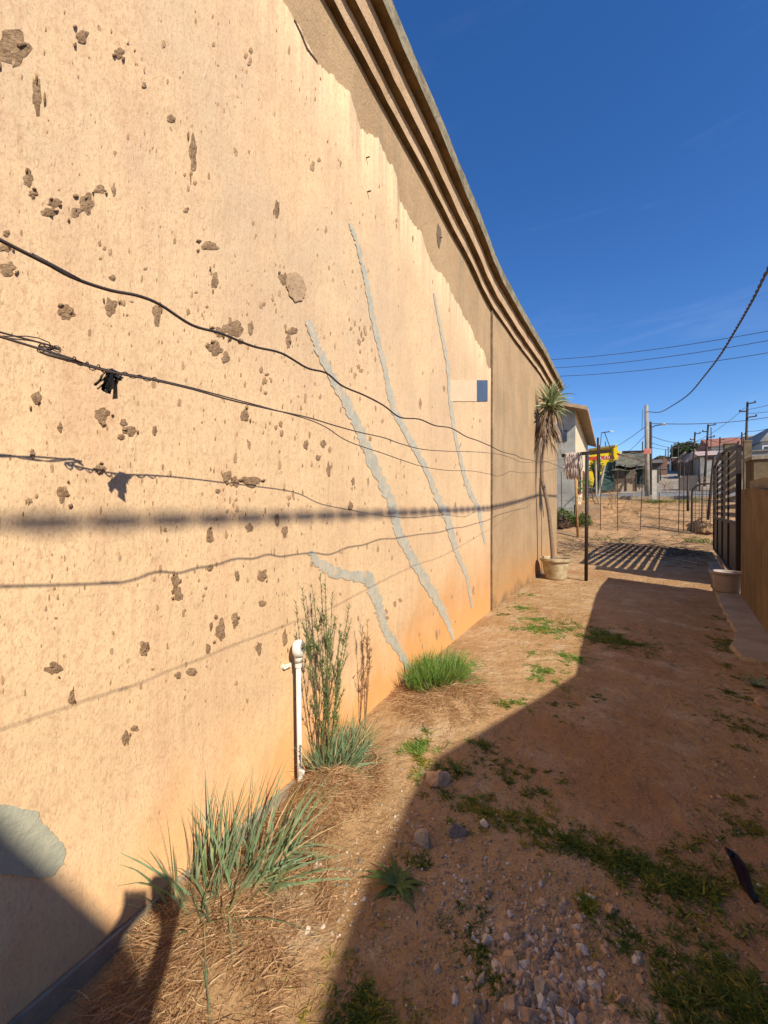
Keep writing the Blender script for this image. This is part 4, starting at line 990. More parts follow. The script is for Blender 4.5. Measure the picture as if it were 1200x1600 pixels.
# ------------------------------------------------------------ yellow building
YY = 41.0; yb = thing('yellow_building', yp(950, 740, YY), 'bright yellow flat-roofed building behind the tarpaulin shack', 'building')
YEL = M_('yellow_paint', (.80, .60, .02), (.72, .5, .015), 1.5, .8, .01, 10)
x0, x1 = yp(921, 720, YY).x, yp(959, 720, YY).x; zt0, zt1 = yp(921, 704, YY).z, yp(959, 699, YY).z; zg = gz(x0, YY)
mb = MB(); fz = [(x0, zg-.5), (x1, zg-.5), (x1, zt1), (x0, zt0)]
mb.v = [(x, YY, z) for x, z in fz]+[(x, YY+6, z) for x, z in fz]; mb.f = [(0, 1, 2, 3), (1, 5, 6, 2), (3, 2, 6, 7), (0, 3, 7, 4)]; mb.m = [0]*4; mb.build('wall', YEL, yb)
mb = MB(); mb.bar((x0-.1, YY-.04, zt0+.05), (x1+.1, YY-.04, zt1+.1), .5, .16); mb.build('parapet_edge', M_('old_parapet', (.22, .16, .08), (.3, .22, .06), 2), yb)
mb = MB(); xr = yp(969, 720, YY).x; mb.box(((x1+xr)/2+.04, YY+1.2, (zg+zt1)/2-.1), (xr-x1, 1.6, zt1-zg-.4)); mb.box((x1+.15, YY-.1, (zt1+zg)/2), (.32, .25, zt1-zg+.35)); mb.build('porch_block', YEL, yb)
# faded sign lettering: illegible white and red strokes partly hidden behind the crossarm
mb = MB(); x = x0+.9; zl = yp(940, 715.5, YY).z
for k in range(9):
    hgt_ = .22; mb.box((x, YY-.02, zl), (.06, .03, hgt_)); mb.box((x+.12, YY-.018, zl+(.14 if k % 2 else -.14)), (.2, .028, .05)); 
    if k % 3: mb.box((x+.22, YY-.022, zl), (.05, .03, hgt_*.8))
    x += .34
mb.build('sign_lettering', M_('sign_white', (.75, .68, .55), (.7, .6, .5), 3, .7, 0), yb)
mb = MB(); mb.box((yp(941, 716, YY).x, YY-.006, zl), (3.2, .012, .34)); mb.build('red_stripe', M_('red_paint', (.60, .08, .03), (.5, .06, .03), 3, .7, 0), yb)

# ------------------------------------------------------------ tarpaulin shack
YS = 31.0; sk = thing('tarpaulin_shack', yp(970, 760, YS), 'makeshift market shack with sagging dark tarpaulin roof beside the concrete pole', 'shack')
zg = gz(2, YS); TARP = M_('olive_tarp', (.10, .095, .065), (.17, .15, .11), 2, .8, .03, 4)
TARPG = M_('green_net', (.02, .045, .038), (.03, .06, .05), 3, .8, .02, 6)
def quadsheet(P, n, sag, mat, name, parent, thick=.03):
    mb = MB()
    A, B_, C_, D_ = [Vector(p) for p in P]
    for i in range(n+1):
        for j in range(n+1):
            u, v = i/n, j/n; q = A.lerp(B_, u).lerp(D_.lerp(C_, u), v); q.z -= sag*sin(pi*u)*sin(pi*v); q += Vector((0, .08, .12))*n3(u*5, v*5, P[0][0]); mb.v.append(tuple(q))
    for i in range(n):
        for j in range(n): mb.f.append((i*(n+1)+j, (i+1)*(n+1)+j, (i+1)*(n+1)+j+1, i*(n+1)+j+1)); mb.m.append(0)
    o = mb.build(name, mat, parent); md = o.modifiers.new('s', 'SOLIDIFY'); md.thickness = thick; return o
quadsheet([yp(959, 728, YS), yp(1012, 729, YS), yp(1008, 704, YS+4), yp(972, 706, YS+4)], 10, .25, TARP, 'roof_sheet', sk)
quadsheet([yp(955, 735, YS-.4), yp(1016, 732, YS-.4), yp(1010, 718, YS+1.5), yp(964, 718, YS+1.5)], 10, .3, TARP, 'roof_sheet', sk)
quadsheet([yp(927, 765, YS-1.5), yp(957, 768, YS-.3), yp(962, 722, YS-.1), yp(949, 722, YS+1)], 8, .1, TARPG, 'side_net', sk)
quadsheet([yp(995, 757, YS), yp(1009, 757, YS), yp(1009, 730, YS), yp(995, 730, YS)], 8, 0, TARPG, 'side_net', sk)
mb = MB(); xa_, xb_ = yp(958, 740, YS+3).x, yp(1006, 740, YS+3).x; mb.box(((xa_+xb_)/2, YS+3, zg+1.2), (xb_-xa_, .15, 2.6)); mb.build('back_wall', M_('shack_board', (.13, .105, .085), (.22, .18, .14), 1.5), sk)
mb = MB(); xa_ = yp(955, 757, YS).x
CB = M_('counter_board', (.50, .36, .25), (.40, .3, .2), 2)
mb.box((xa_+.9, YS+.4, zg+.45), (1.5, .5, .95)); mb.build('counter', CB, sk); mb = MB(); mb.box((xa_+4.2, YS+.2, zg+.45), (.9, .5, 1.0)); mb.build('counter', CB, sk)
for px in (957, 977, 994, 1008):
    p_ = yp(px, 735, YS-.2); mb = MB(); mb.tube([(p_.x, YS-.2, zg-.2), (p_.x, YS-.2, yp(px, 727, YS).z)], .05, 6); mb.build('pole', STEEL, sk)
mb = MB(); a_ = yp(972, 706, YS+3.6); b_ = yp(1009, 705, YS+3.6); mb.bar(a_, b_, .12); mb.build('ridge_beam', STEEL, sk)
mb = MB(); mb.bar(yp(964, 709, YS-1), yp(1008, 722, YS-1), .09); mb.bar(yp(985, 757, YS-.3), yp(994, 738, YS-.3), .12, .06); mb.build('loose_plank', M_('plank', (.12, .08, .055), (.2, .14, .1), 4), sk)
# pile of goods shaded
for px, lab in ((933, 'pale leaning post left of the green net'), (946, 'slanting pale timber prop against the green net')):
    a_, b_ = (yp(931, 722, 26.5), yp(932, 756, 26.5)) if px == 933 else (yp(945, 727, 27), yp(934, 758, 27)); b_.z = gz(b_.x, 26.5)-.1
    mb = MB(); mb.tube([b_, a_], .06, 6); mb.build('timber_post', M_('pale_post', (.4, .36, .3), (.3, .26, .2), 5), label=lab, cat='post')

# ------------------------------------------------------------ utility poles, lights, wires
CONCP = M_('pole_concrete', (.33, .29, .235), (.25, .22, .175), 4, .9, .004, 30)
def upole(x0, y0, x1, Y, r_, label, arms=(), mat=STEEL, name='utility_pole', zbase=None, group='utility poles beyond the yard'):
    top = yp(x0, y0, Y); bx = yp(x1, 760, Y).x; zb = gz(bx, Y)-.3
    t_ = thing(name, (bx, Y, zb), label, 'pole', group)
    mb = MB(); mb.tube([(bx, Y, zb), top], [r_*(1.25 if mat is CONCP else .95), r_*(.85 if mat is CONCP else .62)], 12); mb.build('shaft', mat, t_, smooth_=True)
    for dx, dz in arms:
        mb = MB(); q = top+Vector((0, -r_*1.2, -dz)); mb.bar(q-Vector((0, 0, 0)), q+Vector((dx, 0, .02)), .06); mb.tube([q+Vector((dx, 0, 0)), q+Vector((dx, 0, .12))], .04, 6); mb.build('bracket', STEEL, t_)
    return t_, top
cp_, CT = upole(1010, 633, 1012, 26.2, .105, 'thick concrete utility pole with small red sign, beside the shack', mat=CONCP)
p_ = yp(1013, 705, 26.0); mb = MB(); mb.box((p_.x-.03, 25.97, p_.z), (.34, .02, .28)); mb.build('warning_sign', M_('faded_red', (.5, .12, .09), (.6, .3, .25), 3, .6, 0), cp_)
upole(1016.5, 659, 1017, 27.2, .09, 'dark steel pole just behind the concrete utility pole')
sl, q = upole(1018, 668, 1018, 30.0, .05, 'street lamp with curved pale head right of the concrete pole', name='street_lamp')
mb = MB(); mb.tube([q, q+Vector((.2, 0, .1)), q+Vector((.52, 0, .12))], .03, 6); mb.build('arm', STEEL, sl)
mb = MB(); mb.lathe([(0, -.06), (.13, -.04), (.15, 0), (.09, .06), (0, .08)], 14, q+Vector((.62, 0, .13))); mb.build('lamp_head', WHITEPVC, sl, smooth_=True)
q = yp(1023, 755, 24.6); mb = MB(); zb = gz(q.x, 24.6); mb.box((q.x-.02, 24.6, zb+.75), (.2, .2, 1.7)); mb.build('cement_post', M_('pale_cement', (.55, .5, .42), (.45, .4, .33), 4), label='short pale square cement post at the foot of the concrete utility pole', cat='post')
upole(1168, 628, 1163, 30, .085, 'tall dark pole with three insulator brackets rising behind the big gate', ((.3, .12), (-.35, .55), (.35, .9)))
upole(1106.5, 663, 1100, 34, .085, 'dark pole with stacked brackets above the row of houses', ((.35, .1), (-.3, .5), (.3, .9), (-.3, 1.4)))
upole(1086, 675, 1081, 38, .085, 'thin dark pole with bracket standing before the round tree', ((.3, .15), (-.3, .6), (.25, 1.1)))
upole(1125, 683, 1124, 52, .1, 'short dark pole above the white walled house', ((.3, .3),))
upole(1159, 675, 1159, 60, .1, 'small far pole above the red roofed house', ((.3, .3),))
upole(1060, 690, 1059, 66, .1, 'far pole at the left edge of the round tree', ((.4, .3),))
upole(1049.5, 695, 1050, 72, .12, 'dark far pole above the white shed', ())
upole(1044, 699, 1044, 90, .12, 'slim far pole, nearest the gap of sky over the street', ())
upole(1040, 702, 1040, 96, .12, 'smallest far pole on the skyline, by the brown bush', ())
upole(1004, 690, 1004, 60, .1, 'far pole showing left of the concrete utility pole', ())
upole(946, 690, 946, 55, .08, 'thin far pole above the yellow building', ())
# lattice mast with lamp left
lm, q = upole(940, 676, 930, 36, .04, 'slender mast with a lamp head above the yellow building', name='lamp_mast')
mb = MB(); mb.bar(q, q+Vector((.7, 0, .02)), .06); mb.tube([q+Vector((.2, 0, 0)), q+Vector((.9, 0, -2.2))], .03, 5); mb.build('bracket', STEEL, lm)
mb = MB(); mb.box(q+Vector((.72, 0, .03)), (.25, .15, .08)); mb.build('lamp_head', WHITEPVC, lm)
def cable(pts, r_, label, mat=WIRE, name='overhead_wire', group='overhead wires', k=8, twist=0):
    P = smoothpts([Vector(p) for p in pts], k); mb = MB()
    if twist:
        dense = smoothpts(P, 6)
        for ph in (0, pi):
            mb.tube([q+Vector((cos(i*.55+ph)*twist, 0, sin(i*.55+ph)*twist)) for i, q in enumerate(dense)], r_, 6)
    else: mb.tube(P, r_, 5)
    return mb.build(name, mat, smooth_=True, label=label, cat='wire', group=group)
def wv(a, b_, s_=0, ya=60, yb_=60, n=5):
    A, B_ = yp(*a, ya), yp(*b_, yb_); return [A.lerp(B_, i/n)-Vector((0, 0, s_*4*(i/n)*(1-i/n))) for i in range(n+1)]
cable([yp(1011, 643, 26.1), dp(1030, 644, 18), dp(1050, 634, 14.5), dp(1076, 616, 12), dp(1100, 588, 10), dp(1125, 555, 8.3), dp(1150, 514, 7.2), dp(1175, 470, 6.0), *[Vector((xq, yw-.3929*xq/.6647, zw+.6355*xq/.6647)) for yw, zw, xq in ((8.0, 1.42, 2.98), (6.4, 1.33, 3.04), (4.89, 1.27, 3.10), (3.3, 1.235, 3.17), (1.8, 1.215, 3.23), (.37, 1.21, 3.29), (-1.2, 1.22, 3.35), (-3.0, 1.26, 3.42))]], .011, 'thick twisted black cable swooping from the concrete pole to the top right', name='twisted_cable', twist=.012)
WT = .016
for i, (a, b_, lab) in enumerate((((860, 562), (1260, 506), 'uppermost of the three parallel sky wires'), ((866, 575), (1260, 521), 'middle one of the three parallel sky wires'), ((872, 588), (1260, 541), 'lowest of the three parallel sky wires'))):
    cable(wv(a, b_, .25, 30, 26), WT, lab)
cable(wv((1019, 662), (1260, 640), .35, 27, 40), .022, 'dark wire running right from the concrete pole past the tall bracketed pole')
cable(wv((1019, 682), (1100, 687), .3, 27, 34), .015, 'low slack wire between the concrete pole and the bracketed pole')
cable(wv((1106, 686), (1168, 674), .4, 34, 30), .016, 'slack wire joining the two bracketed poles')
cable(wv((1166, 674), (1260, 646), .2, 30, 22), .014, 'wire rising to the right edge from the tall bracketed pole')
cable(wv((1168, 640), (1260, 612), .1, 30, 24), .012, 'upper thin wire leaving the tall pole to the right')
cable(wv((1168, 646), (1260, 630), .1, 30, 24), .012, 'lower thin wire leaving the tall pole to the right')
cable(wv((1086, 690), (1164, 637), .2, 38, 30), .012, 'thin wire climbing from the round tree pole to the tall pole')
cable(wv((1018, 692), (1085, 693), .3, 27, 38), .014, 'faint wire level with the round tree top')
cable(wv((1018, 699), (1060, 699), .2, 27, 66), .014, 'lowest faint wire over the street')
cable(wv((925, 712), (1008, 667), .3, 45, 26.2), .016, 'wire from the yellow building up to the concrete pole')
cable(wv((960, 715), (1008, 680), .3, 45, 26.2), .014, 'wire from behind the shack up to the concrete pole')
cable(wv((1004, 640), (1003, 672), 0, 26.2, 26.2), .012, 'short hanging wire beside the concrete pole top')

# ------------------------------------------------------------ houses on the hill
def house(px0, px1, ztop_px, Y, depth, label, wallc, roofc, rooftype='gable', rise=.9, wins=(), door=None, over=.3, name='hill_house'):
    x0, x1 = yp(px0, 720, Y).x, yp(px1, 720, Y).x; zt = yp(px0, ztop_px, Y).z; zg = min(gz(x0, Y), gz(x1, Y)); c_ = (x0+x1)/2
    t_ = thing(name, (c_, Y, zg), label, 'house', 'houses up the street')
    mb = MB(); mb.box((c_, Y+depth/2, (zg-.5+zt)/2), (x1-x0, depth, zt-zg+.5)); mb.build('wall', M_('house_wall', wallc, tuple(q*.8 for q in wallc), .8, .9, .01, 8), t_)
    rm = M_('house_roof', roofc, tuple(q*.75 for q in roofc), 1.2, .9, .02, 8); mb = MB()
    if rooftype == 'gable':
        a, b_, yy0, yy1 = x0-over, x1+over, Y-over, Y+depth+over; ym = (yy0+yy1)/2
        V = [(a, yy0, zt-.02), (b_, yy0, zt-.02), (b_, ym, zt+rise), (a, ym, zt+rise), (a, yy1, zt-.02), (b_, yy1, zt-.02)]
        mb.v = V; mb.f = [(0, 1, 2, 3), (3, 2, 5, 4), (0, 3, 4), (1, 5, 2), (0, 4, 5, 1)]; mb.m = [0]*5
    elif rooftype == 'side':
        a, b_, yy0, yy1 = x0-over, x1+over, Y-over, Y+depth+over; V = [(a, yy0, zt-.02), (b_, yy0, zt-.02), (c_, yy0, zt+rise), (a, yy1, zt-.02), (b_, yy1, zt-.02), (c_, yy1, zt+rise)]
        mb.v = V; mb.f = [(0, 1, 2), (3, 5, 4), (0, 2, 5, 3), (1, 4, 5, 2), (0, 3, 4, 1)]; mb.m = [0]*5
    else: mb.box((c_, Y+depth/2, zt+.06), (x1-x0+over, depth+over, .14))
    mb.build('roof', rm, t_)
    for u, v, ww, hh in wins:
        x = x0+(x1-x0)*u; z = zg+(zt-zg)*v; mb = MB(); mb.box((x, Y-.02, z), (ww+.2, .08, hh+.2)); f_ = mb.build('window', WHITEPVC, t_)
        mb = MB(); mb.box((x, Y-.06, z), (ww, .04, hh)); mb.build('pane', GLASSD, f_)
    if door:
        mb = MB(); mb.box((x0+(x1-x0)*door, Y-.03, zg+1.0), (.9, .08, 2.0)); mb.build('door', M_('door_paint', (.22, .12, .08), None, 4), t_)
    return t_
house(1112, 1163, 698, 62, 9, 'white walled house with red tiled roof high above the street', (.72, .70, .66), (.36, .15, .10), 'gable', 1.6, ((.75, .75, 2.4, .8), (.35, .72, 1.2, .8)))
house(1163, 1190, 683, 66, 8, 'pale flat roofed house at the skyline right of the red roof', (.75, .68, .52), (.5, .45, .38), 'flat', wins=((.3, .75, .9, .8),))
house(1175, 1192, 684.5, 64.6, 1.2, 'orange brick block built against the pale flat roofed house', (.55, .26, .13), (.4, .3, .2), 'flat')
house(1191, 1225, 690, 56, 8, 'grey gabled house cut by the right edge of the photo', (.42, .42, .42), (.28, .27, .26), 'side', 1.6, ((.3, .7, .8, .9),))
house(1171, 1200, 706, 44, 7, 'dark grey low building just above the ochre pier', (.24, .23, .21), (.2, .18, .16), 'flat')
house(1096, 1123, 712, 46, 6, 'grey cottage with pinkish sheet roof by the street', (.30, .28, .26), (.50, .36, .31), 'gable', .75, ((.3, .55, .7, .7), (.75, .55, .7, .7)), .5)
house(1112, 1140, 703, 56, 5, 'tall blue-grey walled house behind the pinkish roof', (.24, .25, .27), (.2, .18, .17), 'flat', wins=((.3, .8, 1, .7),))
house(1075, 1096, 722, 60, 6, 'small brown roofed cottage left of the pinkish roof', (.28, .23, .18), (.34, .22, .16), 'side', 1.5, ((.5, .5, .8, .7),))
house(1064, 1077, 720, 68, 6, 'tan gabled cottage half hidden by poles', (.42, .31, .2), (.30, .2, .15), 'side', 1.3, ((.5, .5, .7, .7),))
house(1051, 1059, 716, 72, 4, 'small white shed at the top of the street', (.72, .72, .70), (.5, .48, .45), 'flat', door=.5)
house(1031, 1048, 727, 76, 6, 'low red-brown shack left of the white shed', (.32, .18, .12), (.26, .18, .14), 'gable', .8)
house(1014, 1030, 724, 40, 4, 'low dark shack immediately right of the concrete pole', (.10, .09, .08), (.16, .13, .12), 'gable', .5)
house(1031, 1040, 733, 58, 3, 'tiny pale hut left of the street crest', (.50, .46, .40), (.2, .17, .15), 'flat', door=.5)
house(1083, 1092, 726, 50, 3, 'small dark lean-to shed before the brown roofed cottage', (.16, .14, .12), (.30, .25, .22), 'flat')
house(1140, 1160, 712, 40, 4, 'low brown shed seen through the slats of the big gate', (.26, .2, .15), (.24, .2, .18), 'gable', .6)
for x_, yt, Y_, lab in ((1093, 716, 30, 'thin dark pole left of the leaning pole'), (1075, 742, 22, 'short thin stake in the yard beyond the fence'), (1134, 700, 36, 'thin pole rising behind the top of the big gate'), (1032, 722, 44, 'thin short pole at the left side of the street'), (1111, 668, 50, 'slim pole between the bracketed pole and the white house')):
    upole(x_, yt, x_, Y_, .06, lab)
# yard walls in front of the hill houses
def ywall(px0, px1, Y, hgt_, label, col):
    x0, x1 = yp(px0, 740, Y).x, yp(px1, 740, Y).x; mb = MB(); mb.box(((x0+x1)/2, Y, gz(x0, Y)+hgt_/2-.2), (x1-x0, .2, hgt_+.4)); n = int((x1-x0)/2)+1
    t_ = thing('yard_wall', ((x0+x1)/2, Y, gz(x0, Y)), label, 'wall', 'yard walls up the street'); mb.build('panel', M_('yw', col, None, 1.5), t_)
    for i in range(n+1): m2 = MB(); m2.box((x0+(x1-x0)*i/n, Y-.03, gz(x0, Y)+hgt_/2), (.3, .32, hgt_+.5)); m2.build('pillar', M_('ywp', tuple(q*.8 for q in col), None, 1.5), t_)
ywall(1062, 1095, 50, 1.5, 'brown yard wall with pillars before the tan cottages', (.30, .23, .17))
ywall(1096, 1135, 40, 1.7, 'grey yard wall with pillars before the pinkish roof', (.34, .32, .29))
for px, Y, r_, zpx, lab in ((1139, 30, .22, 695, 'grey square pillar showing through the top of the big gate'), (1167.5, 24, .13, 691, 'grey square pillar right behind the gate hinge post')):
    p_ = yp(px, 700, Y); z1 = yp(px, zpx, Y).z; mb = MB(); mb.box((p_.x, Y, (gz(p_.x, Y)-.3+z1)/2), (r_*2, r_*2, z1-gz(p_.x, Y)+.3)); mb.box((p_.x, Y, z1+.04), (r_*2.3, r_*2.3, .08)); mb.build('cement_pillar', PIERPL, label=lab, cat='pillar')
# trees
def tree(px, py, Y, rx, rz, label, mat, n=3500, sz=.35):
    c_ = yp(px, py, Y); z0 = gz(c_.x, Y); t_ = thing('tree', (c_.x, Y, z0), label, 'tree', 'trees on the hill'); mb, ml = MB(), MB()
    mb.tube([(c_.x, Y, z0-.3), (c_.x+.1, Y, (z0+c_.z)/2), (c_.x, Y, c_.z)], [.35, .25, .12], 8)
    for k in range(5): a = k*1.3; mb.tube([(c_.x, Y, (z0+c_.z)/2), (c_.x+cos(a)*rx*.4, Y+sin(a)*rx*.4, c_.z)], [.15, .05], 5)
    mb.build('trunk', M_('bark2', (.12, .08, .06), None, 10), t_)
    for k in range(9):
        a = random.uniform(0, 2*pi); r_ = random.random()*.6; tree_leaves(ml, (c_.x+cos(a)*rx*r_, Y+sin(a)*rx*r_, c_.z+random.uniform(-.3, .35)*rz), rx*.55, rx*.55, rz*.6, n//9, sz, k*3)
    ml.build('crown', mat, t_)
tree(1084, 708, 84, 3.1, 2.1, 'broad dark round-crowned tree on the skyline', leafmat('tree_dark', (.035, .06, .022), (.06, .085, .03), (.09, .09, .045), .9, .1), 5200, .4)
tree(1070, 713, 86, 2.0, 1.4, 'lower dark tree joined to the left of the round-crowned tree', leafmat('tree_dark2', (.04, .06, .025), (.07, .08, .035), None, .9, .1), 2600, .4)
tree(1036, 720, 90, 2.0, 1.0, 'brownish bush-like tree on the skyline over the street', leafmat('tree_brown', (.12, .085, .045), (.10, .10, .04), None, .9, .1), 1500, .4)
tree(932, 730, 33, .7, .6, 'small green tree in front of the yellow building', leafmat('tree_green', (.07, .12, .03), (.13, .17, .05), None, 2, .15), 450, .14)
# dry veld tufts outside the fence
mb = MB()
for k in range(1500):
    x, y = random.uniform(-2, 7), random.uniform(11.5, 25); 
    for j in range(5):
        a = random.uniform(0, 2*pi); mb.blade((x+random.uniform(-.08, .08), y+random.uniform(-.08, .08), gz(x, y)-.01), (cos(a)*.7, sin(a)*.7, .6), random.uniform(.05, .16), .012, bend=.7, seg=2, mi=0 if k % 5 else 1)
mb.build('dry_grass', [STRAW, GREENDK], kind='stuff')
mb = MB()
for px, py, n in ((1032, 783, 260), (1020, 786, 120), (1070, 795, 120), (1110, 850, 160), (955, 838, 60)):
    Y_ = 24.2 if py < 800 else 17; c_ = yp(px, py, Y_)
    for k in range(n):
        a = random.uniform(0, 2*pi); mb.blade((c_.x+random.gauss(0, .4), Y_+random.gauss(0, .3), gz(c_.x, Y_)-.02), (cos(a)*.6, sin(a)*.6, .8), random.uniform(.1, .35), .02, bend=.7, seg=3)
mb.build('roadside_weeds', GREENDK, kind='stuff')
# dead sticks in front of fence
mb = MB()
for k in range(420):
    x, y = random.uniform(-.1, 3.6), random.gauss(15.0, 1.6); a = random.uniform(0, 2*pi); P = [Vector((x, y, gz(x, y)+.01))]
    for i in range(4): a += random.uniform(-.5, .5); P.append(P[-1]+Vector((cos(a), sin(a), random.uniform(-.1, .35)))*random.uniform(.06, .15))
    mb.tube(P, .008, 4)
mb.build('dead_twigs', M_('twig', (.14, .09, .06), (.22, .15, .1), 10), kind='stuff')

# ------------------------------------------------------------ neighbour's buildings on the right (their shadow crosses the yard)
na = thing('neighbour_outbuilding', (5, .7, 0), 'low ochre outbuilding with shallow pitched roof beyond the low wall', 'building')
pr = [(-.78, 2.40), (-.47, 2.48), (.1, 2.55), (.3, 2.54), (1.32, 2.24), (2.19, 2.0)]
mb = MB(); fr = [(-.7, -.1)]+[(max(-.7, min(2.12, y)), z-.06) for y, z in pr]+[(2.12, -.1)]; n = len(fr)
mb.v = [(3.28, y, z) for y, z in fr]+[(7.5, y, z) for y, z in fr]; mb.f = [tuple(range(n)), tuple(range(2*n-1, n-1, -1))]+[(i, n+i, n+(i+1) % n, (i+1) % n) for i in range(n)]; mb.m = [0]*len(mb.f)
mb.build('wall', LOWPL, na)
mb = MB(); n = len(pr)
mb.v = [(3.2, y, z-.05) for y, z in pr]+[(7.6, y, z-.05) for y, z in pr]+[(3.2, y, z) for y, z in pr]+[(7.6, y, z) for y, z in pr]
for i in range(n-1): mb.f += [(i, n+i, n+i+1, i+1), (2*n+i, 2*n+i+1, 3*n+i+1, 3*n+i), (i, i+1, 2*n+i+1, 2*n+i)]; mb.m += [0]*3
mb.f += [(0, 2*n, 3*n, n), (n-1, 2*n-1, 4*n-1, 3*n-1)]; mb.m += [0, 0]
mb.build('roof', ROOFM, na)
mb = MB(); mb.box((3.26, .9, 1.0), (.06, .8, 2.0)); mb.build('door', RUST, na)
nb = thing('neighbour_house', (5.8, -4, 0), 'taller cream neighbour house with sloping roof edge behind the photographer on the right', 'house')
pr = [(-1.49, -.1), (-1.50, 3.12), (-1.60, 3.55), (-1.885, 4.10), (-2.3, 4.95), (-4.5, 6.0), (-8, 4.6), (-8, -.1)]
mb = MB(); n = len(pr); mb.v = [(3.8, y, z) for y, z in pr]+[(3.92, y, z) for y, z in pr]; mb.f = [tuple(range(n)), tuple(range(2*n-1, n-1, -1))]+[(i, n+i, n+(i+1) % n, (i+1) % n) for i in range(n)]; mb.m = [0]*len(mb.f)
mb.build('gable_wall', CREAM, nb)
mb = MB(); mb.box((6.7, -5.8, 1.5), (5.5, 4.4, 3.2)); mb.build('wall', CREAM, nb)
mb = MB(); mb.box((3.78, -4.2, 1.6), (.06, 1.3, 1.1)); f_ = mb.build('window', WHITEPVC, nb); mb = MB(); mb.box((3.76, -4.2, 1.6), (.05, 1.15, .95)); mb.build('pane', GLASSD, f_)

# ------------------------------------------------------------ photographer (stands behind the camera; only the shadow shows)
def skin(name, joints, edges, mat, parent=None, sub=2, root=0, **tg):
    me = bpy.data.meshes.new(name); me.from_pydata([j[0] for j in joints], edges, []); me.materials.append(mat)
    o = bpy.data.objects.new(name, me); COL.objects.link(o)
    if parent: o.parent = parent; o.matrix_parent_inverse = Matrix.Translation(-parent.location) if parent.type == 'EMPTY' else Matrix.Identity(4)
    o.modifiers.new('skin', 'SKIN'); me_sv = me.skin_vertices[0].data if me.skin_vertices else None
    if me_sv is None:
        bm = bmesh.new(); bm.from_mesh(me); bm.verts.layers.skin.verify(); bm.to_mesh(me); bm.free(); me_sv = me.skin_vertices[0].data
    for i, j in enumerate(joints):
        r_ = j[1]; me_sv[i].radius = r_ if isinstance(r_, tuple) else (r_, r_); me_sv[i].use_root = (i == root)
    s_ = o.modifiers.new('sub', 'SUBSURF'); s_.levels = sub; s_.render_levels = sub
    for p_ in me.polygons: p_.use_smooth = True
    o.modifiers['skin'].use_smooth_shade = True
    for k, v in tg.items(): o[k] = v
    return o
SKINM = M_('skin', (.20, .11, .07), (.17, .09, .055), 10, .6, 0)
Fh = Vector((F.x, F.y, 0)).normalized(); Rh = R
def Bp(b, r_, z): v = CP-Fh*(b+(.05 if z > .5 else 0))+Rh*r_; return (v.x, v.y, z-.10*smooth(.3, .7, z))      # b metres behind the camera, r to its right
gx = gz(1.3, -.4)
hR = CP+Rh*.05-Fh*.03-Vector((0, 0, .03)); hL = CP-Rh*.06-Fh*.03-Vector((0, 0, .02))
BJ = [(Bp(.50, 0, .74), (.14, .10)), (Bp(.50, 0, .88), (.125, .09)), (Bp(.48, 0, 1.02), (.15, .10)), (Bp(.47, 0, 1.11), (.13, .085)), (Bp(.45, 0, 1.18), .05), (Bp(.43, 0, 1.25), .075), (Bp(.42, 0, 1.34), .085), (Bp(.42, 0, 1.41), .06),
  (Bp(.47, .17, 1.09), .05), (Bp(.40, .0, .90), .042), (tuple(hR-Fh*.05-Vector((0, 0, .08))), .024),
  (Bp(.47, -.17, 1.09), .05), (Bp(.33, -.27, .97), .036), (tuple(hL-Fh*.06-Rh*.03-Vector((0, 0, .06))), .024),
  (Bp(.51, .09, .68), .085), (Bp(.40, .12, .38), .055), (Bp(.52, .10, .07), .036), (Bp(.38, .11, .03), .032),
  (Bp(.51, -.09, .68), .085), (Bp(.40, -.12, .38), .055), (Bp(.52, -.10, .07), .036), (Bp(.38, -.11, .03), .032)]
BE = [(0, 1), (1, 2), (2, 3), (3, 4), (4, 5), (5, 6), (6, 7), (3, 8), (8, 9), (9, 10), (3, 11), (11, 12), (12, 13), (0, 14), (14, 15), (15, 16), (16, 17), (0, 18), (18, 19), (19, 20), (20, 21)]
# hands: palm + fingers on the same skeleton
def hand(iw, tip, out, up_):
    base_i = len(BJ); BJ.append((tuple(tip), (.034, .020))); BE.append((iw, base_i))
    for k in range(4):
        f0 = tip+out*(.018*(k-1.5))+up_*.02; f1 = f0+up_*.022+Fh*.004; f2 = f1+up_*.012-Fh*.004
        i = len(BJ); BJ.extend([(tuple(f0), .0085), (tuple(f1), .0078), (tuple(f2), .007)]); BE.extend([(base_i, i), (i, i+1), (i+1, i+2)])
    i = len(BJ); t0 = tip-out*.03+up_*.0; BJ.extend([(tuple(t0), .010), (tuple(t0+up_*.028), .009)]); BE.extend([(base_i, i), (i, i+1)])
hand(10, hR-Fh*.02-Vector((0, 0, .03)), Rh, Vector((0, 0, 1)))
hand(13, hL-Fh*.02-Vector((0, 0, .02)), -Rh, Vector((0, 0, 1)))
per = skin('person', BJ, BE, SKINM, root=0)
per['label'] = 'person in dark shirt and trousers holding a phone up, casting the shadow at bottom left'; per['category'] = 'person'
CL1, CL2 = M_('dark_shirt', (.05, .06, .09), None, 10, .9, .003, 60), M_('trousers', (.06, .05, .05), None, 10, .9, .003, 60)
inf = lambda i, k: (BJ[i][0], tuple(q+k for q in (BJ[i][1] if isinstance(BJ[i][1], tuple) else (BJ[i][1],)*2)))
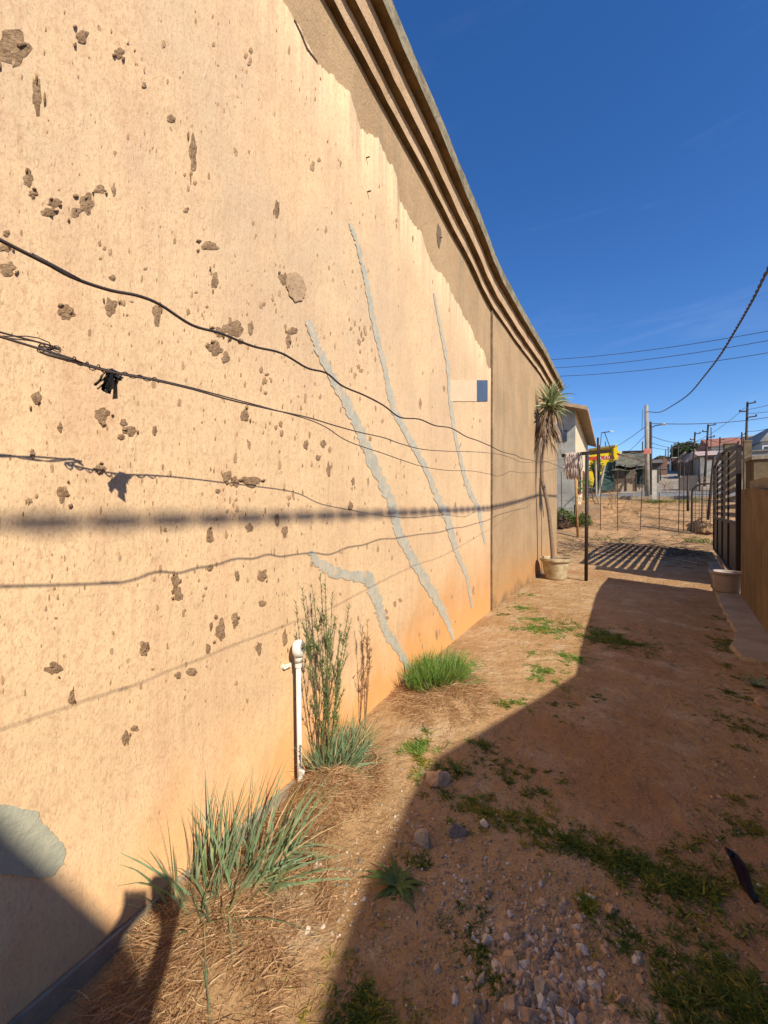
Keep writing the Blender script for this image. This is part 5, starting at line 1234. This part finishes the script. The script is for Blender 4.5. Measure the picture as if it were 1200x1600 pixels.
skin('shirt', [inf(0, .012), inf(1, .014), inf(2, .014), inf(3, .014), inf(8, .016), inf(9, .016), inf(11, .016), inf(12, .016)], [(0, 1), (1, 2), (2, 3), (3, 4), (4, 5), (3, 6), (6, 7)], CL1, per)
skin('trousers', [inf(0, .018), inf(14, .016), inf(15, .018), inf(16, .022), inf(18, .016), inf(19, .018), inf(20, .022)], [(0, 1), (1, 2), (2, 3), (0, 4), (4, 5), (5, 6)], CL2, per)
mb = MB(); hc = Vector(BJ[6][0])+Vector((0, 0, .035))-Fh*.015; mb.lathe([(.096, -.03), (.104, 0), (.10, .045), (.07, .085), (.03, .1), (0, .102)], 20, hc); mb.build('hair', M_('hair', (.01, .008, .007), None, 40, .8, .01, 60), per, smooth_=True)
for s_ in (-1, 1):
    mb = MB(); c_ = Vector(Bp(.345, .03*s_, 1.30)); mb.stone(c_, .012, 1, 1, .8, 1, 0, 2); mb.build('eye', WHITEPVC, per, smooth_=True)
    mb = MB(); c_ = Vector(Bp(.44, .10*s_, .03)); M3 = Matrix.Rotation(th, 3, 'Z'); mb.box(c_, (.085, .25, .07), rz=th); o = mb.build('shoe', BLACKP, per); bv = o.modifiers.new('b', 'BEVEL'); bv.width = .025; bv.segments = 3
mb = MB(); pcn = CP-Fh*.011-Vector((0, 0, .035))-Rh*0
ol = []
for cxp, czp, a0 in ((.016, .042, 0), (-.016, .042, 90), (-.016, -.042, 180), (.016, -.042, 270)):
    for k in range(6): t = radians(a0+18*k); ol.append((cxp+.019*cos(t), czp+.019*sin(t)))
n = len(ol)
for dpt in (-.004, .004): mb.v += [tuple(pcn+Rh*u+Vector((0, 0, v_))+Fh*dpt) for u, v_ in ol]
mb.f = [tuple(range(n)), tuple(range(2*n-1, n-1, -1))]+[(i, n+i, n+(i+1) % n, (i+1) % n) for i in range(n)]; mb.m = [0]*len(mb.f)
o = mb.build('phone', BLACKP, label='black mobile phone held up at the viewpoint by the person', cat='phone'); bv = o.modifiers.new('b', 'BEVEL'); bv.width = .001; bv.segments = 1
